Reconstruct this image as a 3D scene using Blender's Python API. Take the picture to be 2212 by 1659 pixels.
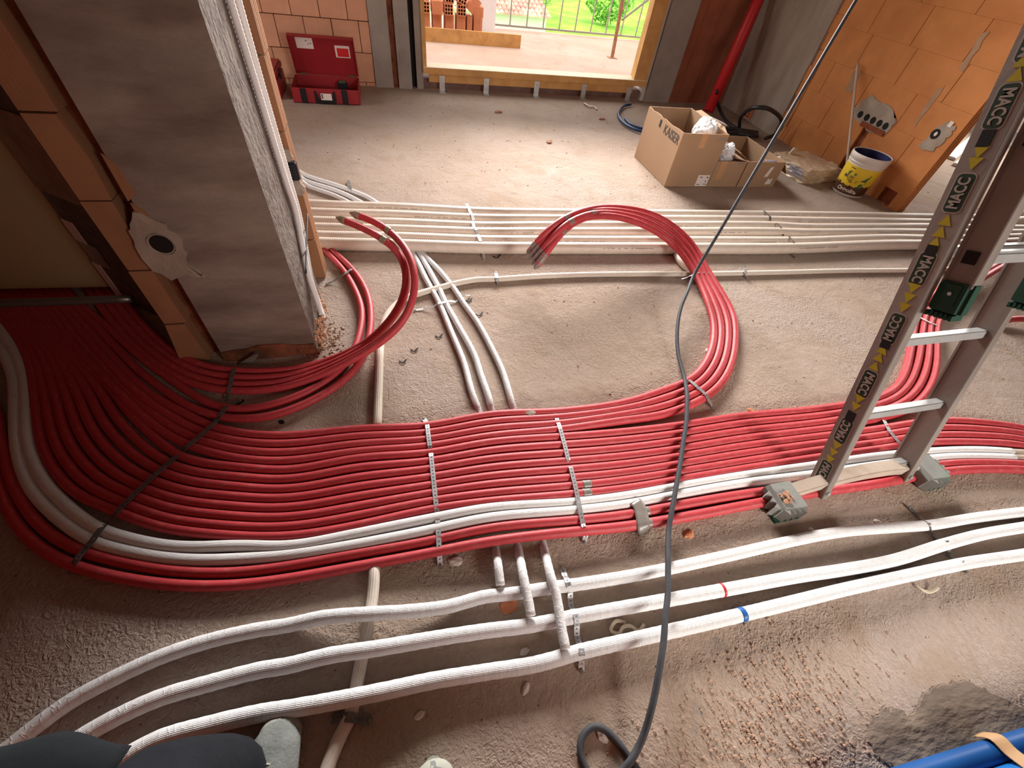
import bpy, bmesh, math, random
from mathutils import Vector, Matrix
random.seed(7)
C = bpy.context.scene.collection
for o in list(bpy.data.objects): bpy.data.objects.remove(o)
PI = math.pi
# ------------------------------------------------------------------ camera
W, HH, FPX = 2212.0, 1659.0, 908.16
H = 1.35
pitch, roll, yaw = math.radians(48.512), math.radians(8.868), math.radians(-19.643)
def camM():
    cy, sy = math.cos(yaw), math.sin(yaw); cp, sp = math.cos(pitch), math.sin(pitch); cr, sr = math.cos(roll), math.sin(roll)
    Rz = Matrix(((cy, sy, 0), (-sy, cy, 0), (0, 0, 1))); B = Matrix(((1, 0, 0), (0, 0, -1), (0, 1, 0)))
    P_ = Matrix(((1, 0, 0), (0, cp, -sp), (0, sp, cp))); R_ = Matrix(((cr, -sr, 0), (sr, cr, 0), (0, 0, 1)))
    return R_ @ P_ @ B @ Rz
M = camM(); MT = M.transposed()
def ray(x, y): return MT @ Vector(((x - W/2)/FPX, (y - HH/2)/FPX, 1.0))
def at(x, y, z=0.0):                       # point of the level z seen in the photograph at x, y
    d = ray(x, y); return Vector((0, 0, H)) + d*((z - H)/d.z)
def onY(x, y, Y): d = ray(x, y); return Vector((0, 0, H)) + d*(Y/d.y)
def onX(x, y, X): d = ray(x, y); return Vector((0, 0, H)) + d*(X/d.x)
cam = bpy.data.cameras.new('camera'); co = bpy.data.objects.new('camera', cam); C.objects.link(co)
cam.sensor_fit = 'HORIZONTAL'; cam.sensor_width = 36.0; cam.lens = FPX/W*36.0; cam.clip_start = 0.02; cam.clip_end = 300
rows = [MT @ Vector(v) for v in ((1, 0, 0), (0, -1, 0), (0, 0, -1))]
mw = Matrix.Identity(4)
for i in range(3):
    for k in range(3): mw[k][i] = rows[i][k]
mw.translation = Vector((0, 0, H)); co.matrix_world = mw
sc = bpy.context.scene; sc.camera = co
# ------------------------------------------------------------------ world, lights, exposure
sc.view_settings.view_transform = 'Standard'; sc.view_settings.look = 'None'
sc.view_settings.gamma = 1.0; sc.view_settings.use_curve_mapping = False
sc.view_settings.exposure = 0.45
wd = bpy.data.worlds.new('world'); sc.world = wd; wd.use_nodes = True
nt = wd.node_tree; bg = nt.nodes['Background']
bg.inputs[0].default_value = (1.0, 0.98, 0.96, 1); bg.inputs[1].default_value = 2.2
def area(name, loc, target, sx, sy, power, col=(1, 1, 1), spread=PI):
    l = bpy.data.lights.new(name, 'AREA'); l.shape = 'RECTANGLE'; l.size = sx; l.size_y = sy; l.energy = power; l.color = col; l.spread = spread
    o = bpy.data.objects.new(name, l); C.objects.link(o); o.location = loc
    o.rotation_euler = (Vector(target) - Vector(loc)).to_track_quat('-Z', 'Y').to_euler(); return o
area('daylight_balcony_door', (1.55, 5.1, 1.65), (1.1, .6, 0.95), 2.1, 1.1, 140, (1, .95, .92), math.radians(100))
area('daylight_side_window', (7.2, 4.0, 1.6), (3.6, 1.6, 0.0), 1.9, 1.5, 78, (1, .95, .90))
area('fill_left_added', (-3.5, 3.7, 1.6), (0, 4.9, 0.2), 1.2, 1.2, 34, (1, .93, .88))  # added fill to brighten the back wall; no window stands here
area('daylight_rear_window', (2.4, -3.0, 1.8), (1.1, .1, 0.0), 1.3, 1.1, 23, (1, .95, .88), math.radians(70))
# ------------------------------------------------------------------ materials
MATS = {}
def lin(c): return tuple(((v/255)/12.92 if v/255 <= .04045 else ((v/255+.055)/1.055)**2.4) for v in c)
def mat(name, col, rough=.75, var=.12, vs=6.0, bump=0.0, bs=60.0, metal=0.0, col2=None, mix2=(.5, .65), s2=3.0, stretch=(1, 1, 1), coord='Object', dist=.004, spec=.3, detail=4, trans=0.0, alpha=1.0):
    m = bpy.data.materials.new(name); m.use_nodes = True; n = m.node_tree.nodes; L = m.node_tree.links
    b = n['Principled BSDF']; b.inputs['Roughness'].default_value = rough; b.inputs['Metallic'].default_value = metal
    b.inputs['Specular IOR Level'].default_value = spec
    if trans: b.inputs['Transmission Weight'].default_value = trans
    if alpha < 1: b.inputs['Alpha'].default_value = alpha
    tc = n.new('ShaderNodeTexCoord'); mp = n.new('ShaderNodeMapping'); mp.inputs['Scale'].default_value = stretch
    L.new(tc.outputs[coord], mp.inputs['Vector'])
    nz = n.new('ShaderNodeTexNoise'); nz.inputs['Scale'].default_value = vs; nz.inputs['Detail'].default_value = detail
    L.new(mp.outputs[0], nz.inputs['Vector'])
    cr = n.new('ShaderNodeMapRange'); cr.inputs[1].default_value = .3; cr.inputs[2].default_value = .7
    cr.inputs[3].default_value = 1 - var; cr.inputs[4].default_value = 1 + var; L.new(nz.outputs['Fac'], cr.inputs[0])
    base = n.new('ShaderNodeMixRGB'); base.blend_type = 'MIX'; base.inputs[1].default_value = (*col, 1); base.inputs[2].default_value = (*(col2 or col), 1); base.inputs[0].default_value = 0
    if col2:
        n2 = n.new('ShaderNodeTexNoise'); n2.inputs['Scale'].default_value = s2; n2.inputs['Detail'].default_value = 6; n2.inputs['Roughness'].default_value = .6
        L.new(mp.outputs[0], n2.inputs['Vector'])
        r2 = n.new('ShaderNodeMapRange'); r2.inputs[1].default_value = mix2[0]; r2.inputs[2].default_value = mix2[1]; L.new(n2.outputs['Fac'], r2.inputs[0]); L.new(r2.outputs[0], base.inputs[0])
    mu = n.new('ShaderNodeVectorMath'); mu.operation = 'SCALE'; L.new(base.outputs[0], mu.inputs[0]); L.new(cr.outputs[0], mu.inputs['Scale'])
    L.new(mu.outputs[0], b.inputs['Base Color'])
    if bump:
        nb = n.new('ShaderNodeTexNoise'); nb.inputs['Scale'].default_value = bs; nb.inputs['Detail'].default_value = 5; L.new(mp.outputs[0], nb.inputs['Vector'])
        bp = n.new('ShaderNodeBump'); bp.inputs['Strength'].default_value = bump; bp.inputs['Distance'].default_value = dist
        L.new(nb.outputs['Fac'], bp.inputs['Height']); L.new(bp.outputs[0], b.inputs['Normal'])
    MATS[name] = m; return m
def m_floor(name, ca, cb, cc):
    m = mat(name, ca, .92, .07, 30, 0, spec=.1); n = m.node_tree.nodes; L = m.node_tree.links; b = n['Principled BSDF']
    tc = n.new('ShaderNodeTexCoord')
    def noise(s, d=5, r=.55, dis=0, vec=None):
        x = n.new('ShaderNodeTexNoise'); x.inputs['Scale'].default_value = s; x.inputs['Detail'].default_value = d; x.inputs['Roughness'].default_value = r; x.inputs['Distortion'].default_value = dis
        L.new(vec or tc.outputs['Object'], x.inputs['Vector']); return x.outputs['Fac']
    def mr(v, a, c, lo=0, hi=1):
        x = n.new('ShaderNodeMapRange'); x.inputs[1].default_value = a; x.inputs[2].default_value = c; x.inputs[3].default_value = lo; x.inputs[4].default_value = hi; L.new(v, x.inputs[0]); return x.outputs[0]
    def mx(f, a, c, mode='MIX'):
        x = n.new('ShaderNodeMixRGB'); x.blend_type = mode
        L.new(f, x.inputs[0]) if not isinstance(f, float) else setattr(x.inputs[0], 'default_value', f)
        for i, v in ((1, a), (2, c)):
            if isinstance(v, tuple): x.inputs[i].default_value = (*v, 1)
            else: L.new(v, x.inputs[i])
        return x.outputs[0]
    big = noise(1.1, 6, .6, .4); mid = noise(4.5, 6, .65, .6); fine = noise(70, 4, .6)
    c = mx(mr(big, .42, .62), ca, cb); c = mx(mr(mid, .52, .75), c, cc)
    grey = tuple(v*.62 + .05 for v in (cc[0]*.75, cc[1]*.9, cc[2]*1.1))
    c = mx(mr(noise(2.3, 8, .72, 1.2), .63, .72, 0, .75), c, grey)
    c = mx(mr(noise(9, 8, .7, .5), .66, .72, 0, .7), c, (ca[0]*.55, ca[1]*.42, ca[2]*.36))
    c = mx(mr(fine, .3, .7, .0, .35), c, (ca[0]*.62, ca[1]*.58, ca[2]*.55))
    # small dark crumbs
    vo = n.new('ShaderNodeTexVoronoi'); vo.inputs['Scale'].default_value = 26; L.new(tc.outputs['Object'], vo.inputs['Vector'])
    c = mx(mr(vo.outputs['Distance'], .05, .09, .8, 0), c, (.09, .06, .045))
    L.new(c, b.inputs['Base Color'])
    mask = mr(noise(1.6, 4, .6, .5), .38, .56, .10, 1.0)
    wn = noise(66, 3, .5, 1.4); wr = n.new('ShaderNodeMath'); wr.operation = 'MULTIPLY'; L.new(wn, wr.inputs[0]); L.new(mask, wr.inputs[1])
    f2 = n.new('ShaderNodeMath'); f2.operation = 'MULTIPLY_ADD'; f2.inputs[1].default_value = .16; L.new(noise(190, 3), f2.inputs[0]); L.new(wr.outputs[0], f2.inputs[2])
    f3 = n.new('ShaderNodeMath'); f3.operation = 'MULTIPLY_ADD'; f3.inputs[1].default_value = 1.3; L.new(noise(9, 5, .6, .4), f3.inputs[0]); L.new(f2.outputs[0], f3.inputs[2])
    bp = n.new('ShaderNodeBump'); bp.inputs['Strength'].default_value = 1.0; bp.inputs['Distance'].default_value = .0072
    L.new(f3.outputs[0], bp.inputs['Height']); L.new(bp.outputs[0], b.inputs['Normal']); return m
def m_brick(name, col, col2, axis='X'):
    # fired clay with fine vertical combing
    m = mat(name, col, .88, .09, 7, 0, col2=col2, mix2=(.45, .7), s2=2.2, spec=.12); n = m.node_tree.nodes; L = m.node_tree.links; b = n['Principled BSDF']
    tc = n.new('ShaderNodeTexCoord'); sp = n.new('ShaderNodeSeparateXYZ'); L.new(tc.outputs['Object'], sp.inputs[0])
    w = n.new('ShaderNodeMath'); w.operation = 'MULTIPLY'; w.inputs[1].default_value = 2*PI/.011; L.new(sp.outputs[axis], w.inputs[0])
    s = n.new('ShaderNodeMath'); s.operation = 'SINE'; L.new(w.outputs[0], s.inputs[0])
    nz = n.new('ShaderNodeTexNoise'); nz.inputs['Scale'].default_value = 45; nz.inputs['Detail'].default_value = 5; L.new(tc.outputs['Object'], nz.inputs['Vector'])
    a = n.new('ShaderNodeMath'); a.operation = 'MULTIPLY_ADD'; a.inputs[1].default_value = .3; L.new(s.outputs[0], a.inputs[0]); L.new(nz.outputs['Fac'], a.inputs[2])
    bp = n.new('ShaderNodeBump'); bp.inputs['Strength'].default_value = .4; bp.inputs['Distance'].default_value = .0013 if 'left' not in name else .0006
    L.new(a.outputs[0], bp.inputs['Height']); L.new(bp.outputs[0], b.inputs['Normal']); return m
def m_ribbed(name, col, dirt, nribs=34, crack=0.0, rough=.6, dirtamt=(.55, .75)):
    # pipe jacket: fine lines running along the pipe (u around, v along in metres)
    m = mat(name, col, rough, .05, 5, 0, col2=dirt, mix2=dirtamt, s2=5, coord='UV', stretch=(2, 6, 1)); n = m.node_tree.nodes; L = m.node_tree.links; b = n['Principled BSDF']
    tc = n.new('ShaderNodeTexCoord'); sp = n.new('ShaderNodeSeparateXYZ'); L.new(tc.outputs['UV'], sp.inputs[0])
    w = n.new('ShaderNodeMath'); w.operation = 'MULTIPLY'; w.inputs[1].default_value = 2*PI*nribs; L.new(sp.outputs['X'], w.inputs[0])
    s = n.new('ShaderNodeMath'); s.operation = 'SINE'; L.new(w.outputs[0], s.inputs[0])
    mp = n.new('ShaderNodeMapping'); mp.inputs['Scale'].default_value = (2.2, 22, 1); L.new(tc.outputs['UV'], mp.inputs['Vector'])
    nz = n.new('ShaderNodeTexNoise'); nz.inputs['Scale'].default_value = 2.2; nz.inputs['Detail'].default_value = 3; L.new(mp.outputs[0], nz.inputs['Vector'])
    am = n.new('ShaderNodeMath'); am.operation = 'MULTIPLY_ADD'; am.inputs[1].default_value = .35; L.new(s.outputs[0], am.inputs[0])
    if crack:
        ck = n.new('ShaderNodeTexVoronoi'); ck.feature = 'DISTANCE_TO_EDGE'; ck.inputs['Scale'].default_value = 1.0
        m3 = n.new('ShaderNodeMapping'); m3.inputs['Scale'].default_value = (3, 55, 1); L.new(tc.outputs['UV'], m3.inputs['Vector']); L.new(m3.outputs[0], ck.inputs['Vector'])
        k = n.new('ShaderNodeMapRange'); k.inputs[1].default_value = 0; k.inputs[2].default_value = .09; k.inputs[3].default_value = -2.2*crack; k.inputs[4].default_value = 0; L.new(ck.outputs['Distance'], k.inputs[0])
        L.new(k.outputs[0], am.inputs[2])
    else: L.new(nz.outputs['Fac'], am.inputs[2])
    bp = n.new('ShaderNodeBump'); bp.inputs['Strength'].default_value = .6; bp.inputs['Distance'].default_value = .0016
    L.new(am.outputs[0], bp.inputs['Height']); L.new(bp.outputs[0], b.inputs['Normal']); return m
m_floor('concrete_floor', (.43, .335, .265), (.45, .365, .31), (.37, .275, .20))
m_floor('balcony_floor', (.55, .38, .29), (.60, .44, .36), (.50, .33, .25))
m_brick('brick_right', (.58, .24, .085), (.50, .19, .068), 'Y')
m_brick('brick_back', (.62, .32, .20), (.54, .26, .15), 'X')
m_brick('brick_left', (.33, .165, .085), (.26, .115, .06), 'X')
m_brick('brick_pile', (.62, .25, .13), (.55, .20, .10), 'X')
mat('brick_core', (.25, .07, .03), .9, .2, 12, .5, 40)
mat('chase', (.20, .065, .03), .95, .35, 14, .9, 30, dist=.012, col2=(.10, .04, .02), s2=9)
mat('mortar', (.36, .295, .235), .9, .15, 14, .8, 40, dist=.006)
mat('render_grey', (.40, .335, .275), .9, .12, 3, .7, 30, dist=.006, col2=(.27, .21, .165), mix2=(.42, .68), s2=4, stretch=(1, 1, .25))
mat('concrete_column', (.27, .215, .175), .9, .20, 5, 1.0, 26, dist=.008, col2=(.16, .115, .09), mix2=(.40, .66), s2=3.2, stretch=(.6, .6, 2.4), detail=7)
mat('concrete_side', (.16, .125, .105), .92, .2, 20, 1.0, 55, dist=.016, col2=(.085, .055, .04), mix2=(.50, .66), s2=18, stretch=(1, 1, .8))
mat('concrete_back', (.34, .295, .26), .9, .12, 3, .6, 26, dist=.006, col2=(.26, .23, .21), mix2=(.4, .7), s2=4)
mat('render_red', (.32, .11, .06), .9, .14, 5, .5, 40, col2=(.26, .09, .055), s2=2)
mat('slab_dark', (.20, .13, .12), .9, .2, 8, .6, 30)
mat('ceiling_grey', (.13, .11, .10), .9, .08, 3, .3, 30)
mat('plaster', (.62, .58, .54), .9, .05, 3, .3, 30)
mat('cardboard_dark', (.36, .24, .12), .9, .06, 3)
mat('wood', (.62, .34, .12), .6, .12, 4, .15, 40, stretch=(1, 1, 1), col2=(.50, .25, .08), mix2=(.45, .7), s2=9)
mat('wood_lit', (.82, .70, .50), .6, .06, 6)
mat('galvanised', (.52, .53, .54), .42, .12, 25, .1, 60, metal=.75)
mat('galvanised_dull', (.20, .19, .18), .55, .25, 30, .2, 60, metal=.5)
mat('steel_tube', (.30, .32, .29), .35, .1, 9, metal=.8)
mat('red_pipe', (.50, .050, .060), .46, .06, 5, .25, 240, coord='UV', stretch=(1, 4, 1), col2=(.53, .14, .13), mix2=(.52, .82), s2=7, dist=.001)
m_ribbed('white_pipe', (.82, .81, .80), (.60, .53, .47))
m_ribbed('white_pipe_cracked', (.82, .82, .82), (.66, .60, .56), crack=.3)
m_ribbed('cream_pipe', (.74, .66, .56), (.55, .44, .34), nribs=14)
m_ribbed('dusty_pipe', (.60, .54, .48), (.46, .37, .30), nribs=20, dirtamt=(.4, .65))
mat('corrugated', (.70, .60, .51), .42, .04, 5, .1, 120, coord='UV', stretch=(1, 3, 1), col2=(.62, .50, .40), mix2=(.5, .8), s2=4)
mat('corrugated_white', (.84, .82, .80), .45, .03, 5)
mat('duct_tape', (.24, .21, .185), .38, .15, 30, .3, 60, spec=.5)
mat('tape_brown', (.26, .20, .13), .3, .2, 40, .5, 80, spec=.6)
mat('red_tape', (.62, .03, .035), .4, .05); mat('blue_tape', (.02, .12, .38), .4, .05)
mat('ink', (.05, .05, .05), .6, 0); mat('ink_pale', (.28, .24, .22), .6, 0)
mat('red_plastic', (.30, .020, .026), .38, .08, 6, .1, 60, spec=.4)
mat('red_plastic_dark', (.22, .016, .02), .5, .1)
mat('black_plastic', (.012, .012, .014), .42, .1)
mat('green_oxide', (.06, .11, .05), .7, .2)
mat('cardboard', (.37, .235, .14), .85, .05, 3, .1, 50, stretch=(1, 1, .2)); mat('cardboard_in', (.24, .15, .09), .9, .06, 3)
mat('cardboard_tape', (.50, .28, .13), .35, .05)
mat('paper', (.78, .70, .66), .7, .05); mat('plastic_bag', (.82, .84, .86), .38, .04, 9, .2, 20, spec=.4, dist=.01)
mat('wrap_film', (.60, .47, .33), .25, .12, 12, .7, 22, spec=.6, dist=.01); mat('wrap_print', (.30, .34, .50), .5, .05)
mat('bucket_white', (.66, .60, .54), .45, .08, 8, .1, 60); mat('bucket_inner', (.012, .014, .075), .5, .4, 9, .3, 30)
mat('label_yellow', (.72, .50, .03), .5, .1, 9); mat('label_brown', (.085, .035, .015), .5, .3, 12); mat('label_green', (.01, .16, .045), .5, .05)
mat('label_red', (.45, .04, .03), .5, .05); mat('label_white', (.75, .68, .60), .5, .02)
mat('cable_rubber', (.06, .062, .07), .65, .12, 30, .1, 90, spec=.25); mat('hose_black', (.018, .019, .022), .4, .1, spec=.5); mat('hose_blue', (.012, .045, .14), .35, .1, spec=.5)
mat('pvc_red', (.50, .016, .02), .38, .05, spec=.4)
mat('aluminium', (.27, .235, .205), .6, .14, 9, .12, 70, metal=.15, stretch=(1, 1, .2), col2=(.20, .16, .135), mix2=(.45, .75), s2=5)
mat('aluminium_rung', (.40, .40, .39), .45, .12, 12, .25, 50, metal=.4, col2=(.40, .29, .22), mix2=(.6, .75), s2=14)
mat('beam_beige', (.52, .43, .35), .6, .1, 8, .2, 60, col2=(.42, .32, .24), s2=6)
mat('foot_grey', (.27, .27, .25), .7, .14, 9, .3, 50, col2=(.20, .25, .20), s2=9); mat('foot_green', (.008, .050, .028), .55, .12)
mat('sticker_green', (.012, .035, .018), .5, .05); mat('sticker_text', (.38, .34, .30), .5, .03); mat('sticker_yellow', (.46, .38, .015), .5, .08)
mat('hole_black', (.012, .010, .009), .8, 0)
mat('smear', (.40, .24, .14), .9, .1, 14, .4, 40, dist=.004)
mat('floor_crumb', (.42, .28, .20), .95, .2, 30, .8, 60)
mat('dirt_clod', (.46, .26, .16), .95, .2, 30, .8, 60)
mat('bright_render', (.72, .70, .70), .85, .03); mat('lawn', (.25, .55, .045), .9, .35, 1.2, .6, 4, col2=(.42, .72, .08), s2=.35, dist=.2)
mat('leaf', (.11, .33, .035), .7, .3, 3, col2=(.25, .5, .07), s2=2); mat('roof_tile', (.56, .30, .23), .85, .2, 3, col2=(.62, .50, .34), s2=1.5)
mat('rust', (.36, .18, .10), .8, .25, 20, .3, 40); mat('rail_steel', (.30, .27, .22), .5, .1)
mat('trouser', (.006, .008, .012), .95, .3, 18, .4, 60, dist=.004); mat('jacket', (.005, .008, .010), .9, .3, 14, .4, 40, dist=.004)
mat('neon', (.33, .85, .02), .6, .05); mat('shoe', (.20, .215, .20), .85, .14, 30, .4, 160); mat('shoe_rubber', (.42, .43, .36), .75, .1, 20, .2, 60)
mat('skin', (.55, .30, .20), .5, .05); mat('hair', (.03, .02, .012), .7, .2, 60, .5, 90); mat('eye', (.8, .8, .78), .3, 0)
mat('blue_sheet', (.015, .17, .52), .35, .08, 5, spec=.5); mat('blue_dark', (.01, .08, .27), .4, .08); mat('tan_tape', (.50, .31, .16), .5, .08)
mat('wet_cement', (.20, .155, .12), .75, .22, 8, .7, 26, col2=(.30, .24, .18), mix2=(.5, .75), s2=6, stretch=(1, 2.2, 1), dist=.008)
mat('strap_end', (.26, .25, .24), .5, .1, metal=.5); mat('pale_plastic', (.76, .66, .50), .5, .05); mat('white_chip', (.72, .66, .60), .7, .1)
def G(n): return MATS[n]
# ------------------------------------------------------------------ object helpers
def link(name, me, mt=None, parent=None):
    o = bpy.data.objects.new(name, me); C.objects.link(o)
    if mt is not None and me is not None:
        for x in (mt if isinstance(mt, (list, tuple)) else [mt]): me.materials.append(G(x))
    if parent is not None: o.parent = parent
    return o
def tag(o, label=None, cat=None, group=None, kind=None):
    if label: o['label'] = label
    if cat: o['category'] = cat
    if group: o['group'] = group
    if kind: o['kind'] = kind
    return o
def empty(name, loc=(0, 0, 0), rz=0.0):
    o = bpy.data.objects.new(name, None); C.objects.link(o); o.location = loc; o.rotation_euler = (0, 0, rz); o.empty_display_size = .05; return o
def obj(name, bm, mt, parent=None, smooth=False, bevel=0.0):
    me = bpy.data.meshes.new(name)
    if bevel: bmesh.ops.bevel(bm, geom=list(bm.edges), offset=bevel, segments=2, affect='EDGES', clamp_overlap=True)
    bm.normal_update(); bm.to_mesh(me); bm.free()
    if smooth:
        for p in me.polygons: p.use_smooth = True
    return link(name, me, mt, parent)
def struct(name, bm, mt, parent=None, **k):
    o = obj(name, bm, mt, parent, **k)
    if parent is None: o['kind'] = 'structure'
    return o
def box(bm, x0, x1, y0, y1, z0, z1, mi=0):
    v = [bm.verts.new(p) for p in ((x0, y0, z0), (x1, y0, z0), (x1, y1, z0), (x0, y1, z0), (x0, y0, z1), (x1, y0, z1), (x1, y1, z1), (x0, y1, z1))]
    for f in ((3, 2, 1, 0), (4, 5, 6, 7), (0, 1, 5, 4), (1, 2, 6, 5), (2, 3, 7, 6), (3, 0, 4, 7)):
        bm.faces.new([v[i] for i in f]).material_index = mi
    return v
def hexa(bm, pts):                                   # box from 8 points, bottom ring then top ring
    v = [bm.verts.new(p) for p in pts]
    for f in ((3, 2, 1, 0), (4, 5, 6, 7), (0, 1, 5, 4), (1, 2, 6, 5), (2, 3, 7, 6), (3, 0, 4, 7)): bm.faces.new([v[i] for i in f])
    return v
def B(*a, **k): bm = bmesh.new(); box(bm, *a, **k); return bm
def prism(bm, poly, a, b, fn):                        # polygon (2-D) extruded between a and b; fn(u, v, t) -> xyz
    lo = [bm.verts.new(fn(u, v, a)) for u, v in poly]; hi = [bm.verts.new(fn(u, v, b)) for u, v in poly]; n = len(poly)
    bm.faces.new(lo[::-1]); bm.faces.new(hi)
    for i in range(n): bm.faces.new((lo[i], lo[(i+1) % n], hi[(i+1) % n], hi[i]))
def cyl(bm, p, q, r, r2=None, n=16, cap=True):
    p, q = Vector(p), Vector(q); t = (q-p).normalized(); s = t.cross(Vector((0, 0, 1)));
    if s.length < .01: s = Vector((1, 0, 0))
    s.normalize(); u = s.cross(t); r2 = r if r2 is None else r2
    a = [bm.verts.new(p + (s*math.cos(2*PI*i/n) + u*math.sin(2*PI*i/n))*r) for i in range(n)]
    b = [bm.verts.new(q + (s*math.cos(2*PI*i/n) + u*math.sin(2*PI*i/n))*r2) for i in range(n)]
    for i in range(n): bm.faces.new((a[i], b[i], b[(i+1) % n], a[(i+1) % n]))
    if cap: bm.faces.new(a); bm.faces.new(b[::-1])
def lathe(bm, prof, n=40, cx=0, cy=0):
    rings = [[bm.verts.new((cx + r*math.cos(2*PI*i/n), cy + r*math.sin(2*PI*i/n), z)) for i in range(n)] for r, z in prof]
    for a, b in zip(rings, rings[1:]):
        for i in range(n): bm.faces.new((a[i], a[(i+1) % n], b[(i+1) % n], b[i]))
    return rings
def spline(pts, step):
    P = [Vector(p) for p in pts]; Q = [P[0]*2 - P[1]] + P + [P[-1]*2 - P[-2]]; out = []
    for i in range(1, len(Q)-2):
        p0, p1, p2, p3 = Q[i-1:i+3]
        t0 = 0; t1 = t0 + max((p1-p0).length, 1e-5)**.5; t2 = t1 + max((p2-p1).length, 1e-5)**.5; t3 = t2 + max((p3-p2).length, 1e-5)**.5
        n = max(2, int((p2-p1).length/step*1.5))
        for k in range(n):
            t = t1 + (t2-t1)*k/n
            a1 = p0*((t1-t)/(t1-t0)) + p1*((t-t0)/(t1-t0)); a2 = p1*((t2-t)/(t2-t1)) + p2*((t-t1)/(t2-t1)); a3 = p2*((t3-t)/(t3-t2)) + p3*((t-t2)/(t3-t2))
            b1 = a1*((t2-t)/(t2-t0)) + a2*((t-t0)/(t2-t0)); b2 = a2*((t3-t)/(t3-t1)) + a3*((t-t1)/(t3-t1))
            out.append(b1*((t2-t)/(t2-t1)) + b2*((t-t1)/(t2-t1)))
    out.append(P[-1]); return resample(out, step)
def smooth(P, n):
    P = list(P)
    for _ in range(n): P = [P[0]] + [(a + b*2 + c)/4 for a, b, c in zip(P, P[1:], P[2:])] + [P[-1]]
    return P
def resample(P, step):
    L = [0]
    for a, b in zip(P, P[1:]): L.append(L[-1] + (b-a).length)
    n = max(2, int(round(L[-1]/step))); out = []; j = 0
    for k in range(n+1):
        s = L[-1]*k/n
        while j < len(L)-2 and L[j+1] < s: j += 1
        d = L[j+1]-L[j]; out.append(P[j].lerp(P[j+1], (s-L[j])/d if d > 1e-9 else 0))
    return out
def tube_mesh(name, path, r, seg=12, rf=None, flat=1.0, cap=True):
    verts = []; faces = []; uv = []; n = len(path); up = Vector((0, 0, 1)); Ls = [0]
    for a, b in zip(path, path[1:]): Ls.append(Ls[-1] + (b-a).length)
    t0 = (path[1]-path[0]).normalized()
    if abs(t0.z) > .9: up = Vector((0, 1, 0))
    for i, p in enumerate(path):
        t = (path[min(i+1, n-1)] - path[max(i-1, 0)])
        t = t.normalized() if t.length > 1e-9 else t0
        up = (up - t*up.dot(t)); up.normalize(); s = t.cross(up)
        ri = r*(rf(i, Ls[i]) if rf else 1.0)
        for k in range(seg):
            a = 2*PI*k/seg; verts.append(p + s*(math.sin(a)*ri) + up*(math.cos(a)*ri*flat))
    for i in range(n-1):
        for k in range(seg):
            k2 = (k+1) % seg; faces.append((i*seg+k, (i+1)*seg+k, (i+1)*seg+k2, i*seg+k2))
            uv.append(((k/seg, Ls[i]), (k/seg, Ls[i+1]), ((k+1)/seg, Ls[i+1]), ((k+1)/seg, Ls[i])))
    if cap:
        faces.append(tuple(range(seg))[::1]); uv.append(tuple((0, 0) for _ in range(seg)))
        faces.append(tuple((n-1)*seg+k for k in range(seg))[::-1]); uv.append(tuple((0, 0) for _ in range(seg)))
    me = bpy.data.meshes.new(name); me.from_pydata([tuple(v) for v in verts], [], faces)
    ul = me.uv_layers.new(name='UVMap'); i = 0
    flatuv = [c for f in uv for q in f for c in q]; ul.data.foreach_set('uv', flatuv)
    me.polygons.foreach_set('use_smooth', [True]*len(me.polygons)); me.update(); return me
def tube(name, pts, r, mt, parent=None, seg=12, step=.02, rf=None, flat=1.0, sp=True, cap=True, sm=0):
    path = smooth(spline(pts, step), sm) if sp else resample([Vector(p) for p in pts], step)
    o = link(name, tube_mesh(name, path, r, seg, rf, flat, cap), mt, parent); return o, path
def sub(path, a, b):                                   # stretch of a path between lengths a and b (negative from the end)
    path = resample(path, .004); L = [0]
    for p, q in zip(path, path[1:]): L.append(L[-1]+(q-p).length)
    if a < 0: a += L[-1]
    if b <= 0: b += L[-1]
    return [p for p, l in zip(path, L) if a <= l <= b]
def near(path, q, half):                               # stretch of a path around the point nearest to q
    q = Vector(q); path = resample(path, .004); L = [0]
    for p, s in zip(path, path[1:]): L.append(L[-1]+(s-p).length)
    i = min(range(len(path)), key=lambda k: (path[k].xy-q.xy).length); return [p for p, l in zip(path, L) if abs(l-L[i]) <= half]
def sleeve(name, path, r, mt, parent, seg=14, wob=.0):
    rf = (lambda i, s: 1 + wob*random.uniform(-1, 1)) if wob else None
    return link(name, tube_mesh(name, path, r, seg, rf), mt, parent)
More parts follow.
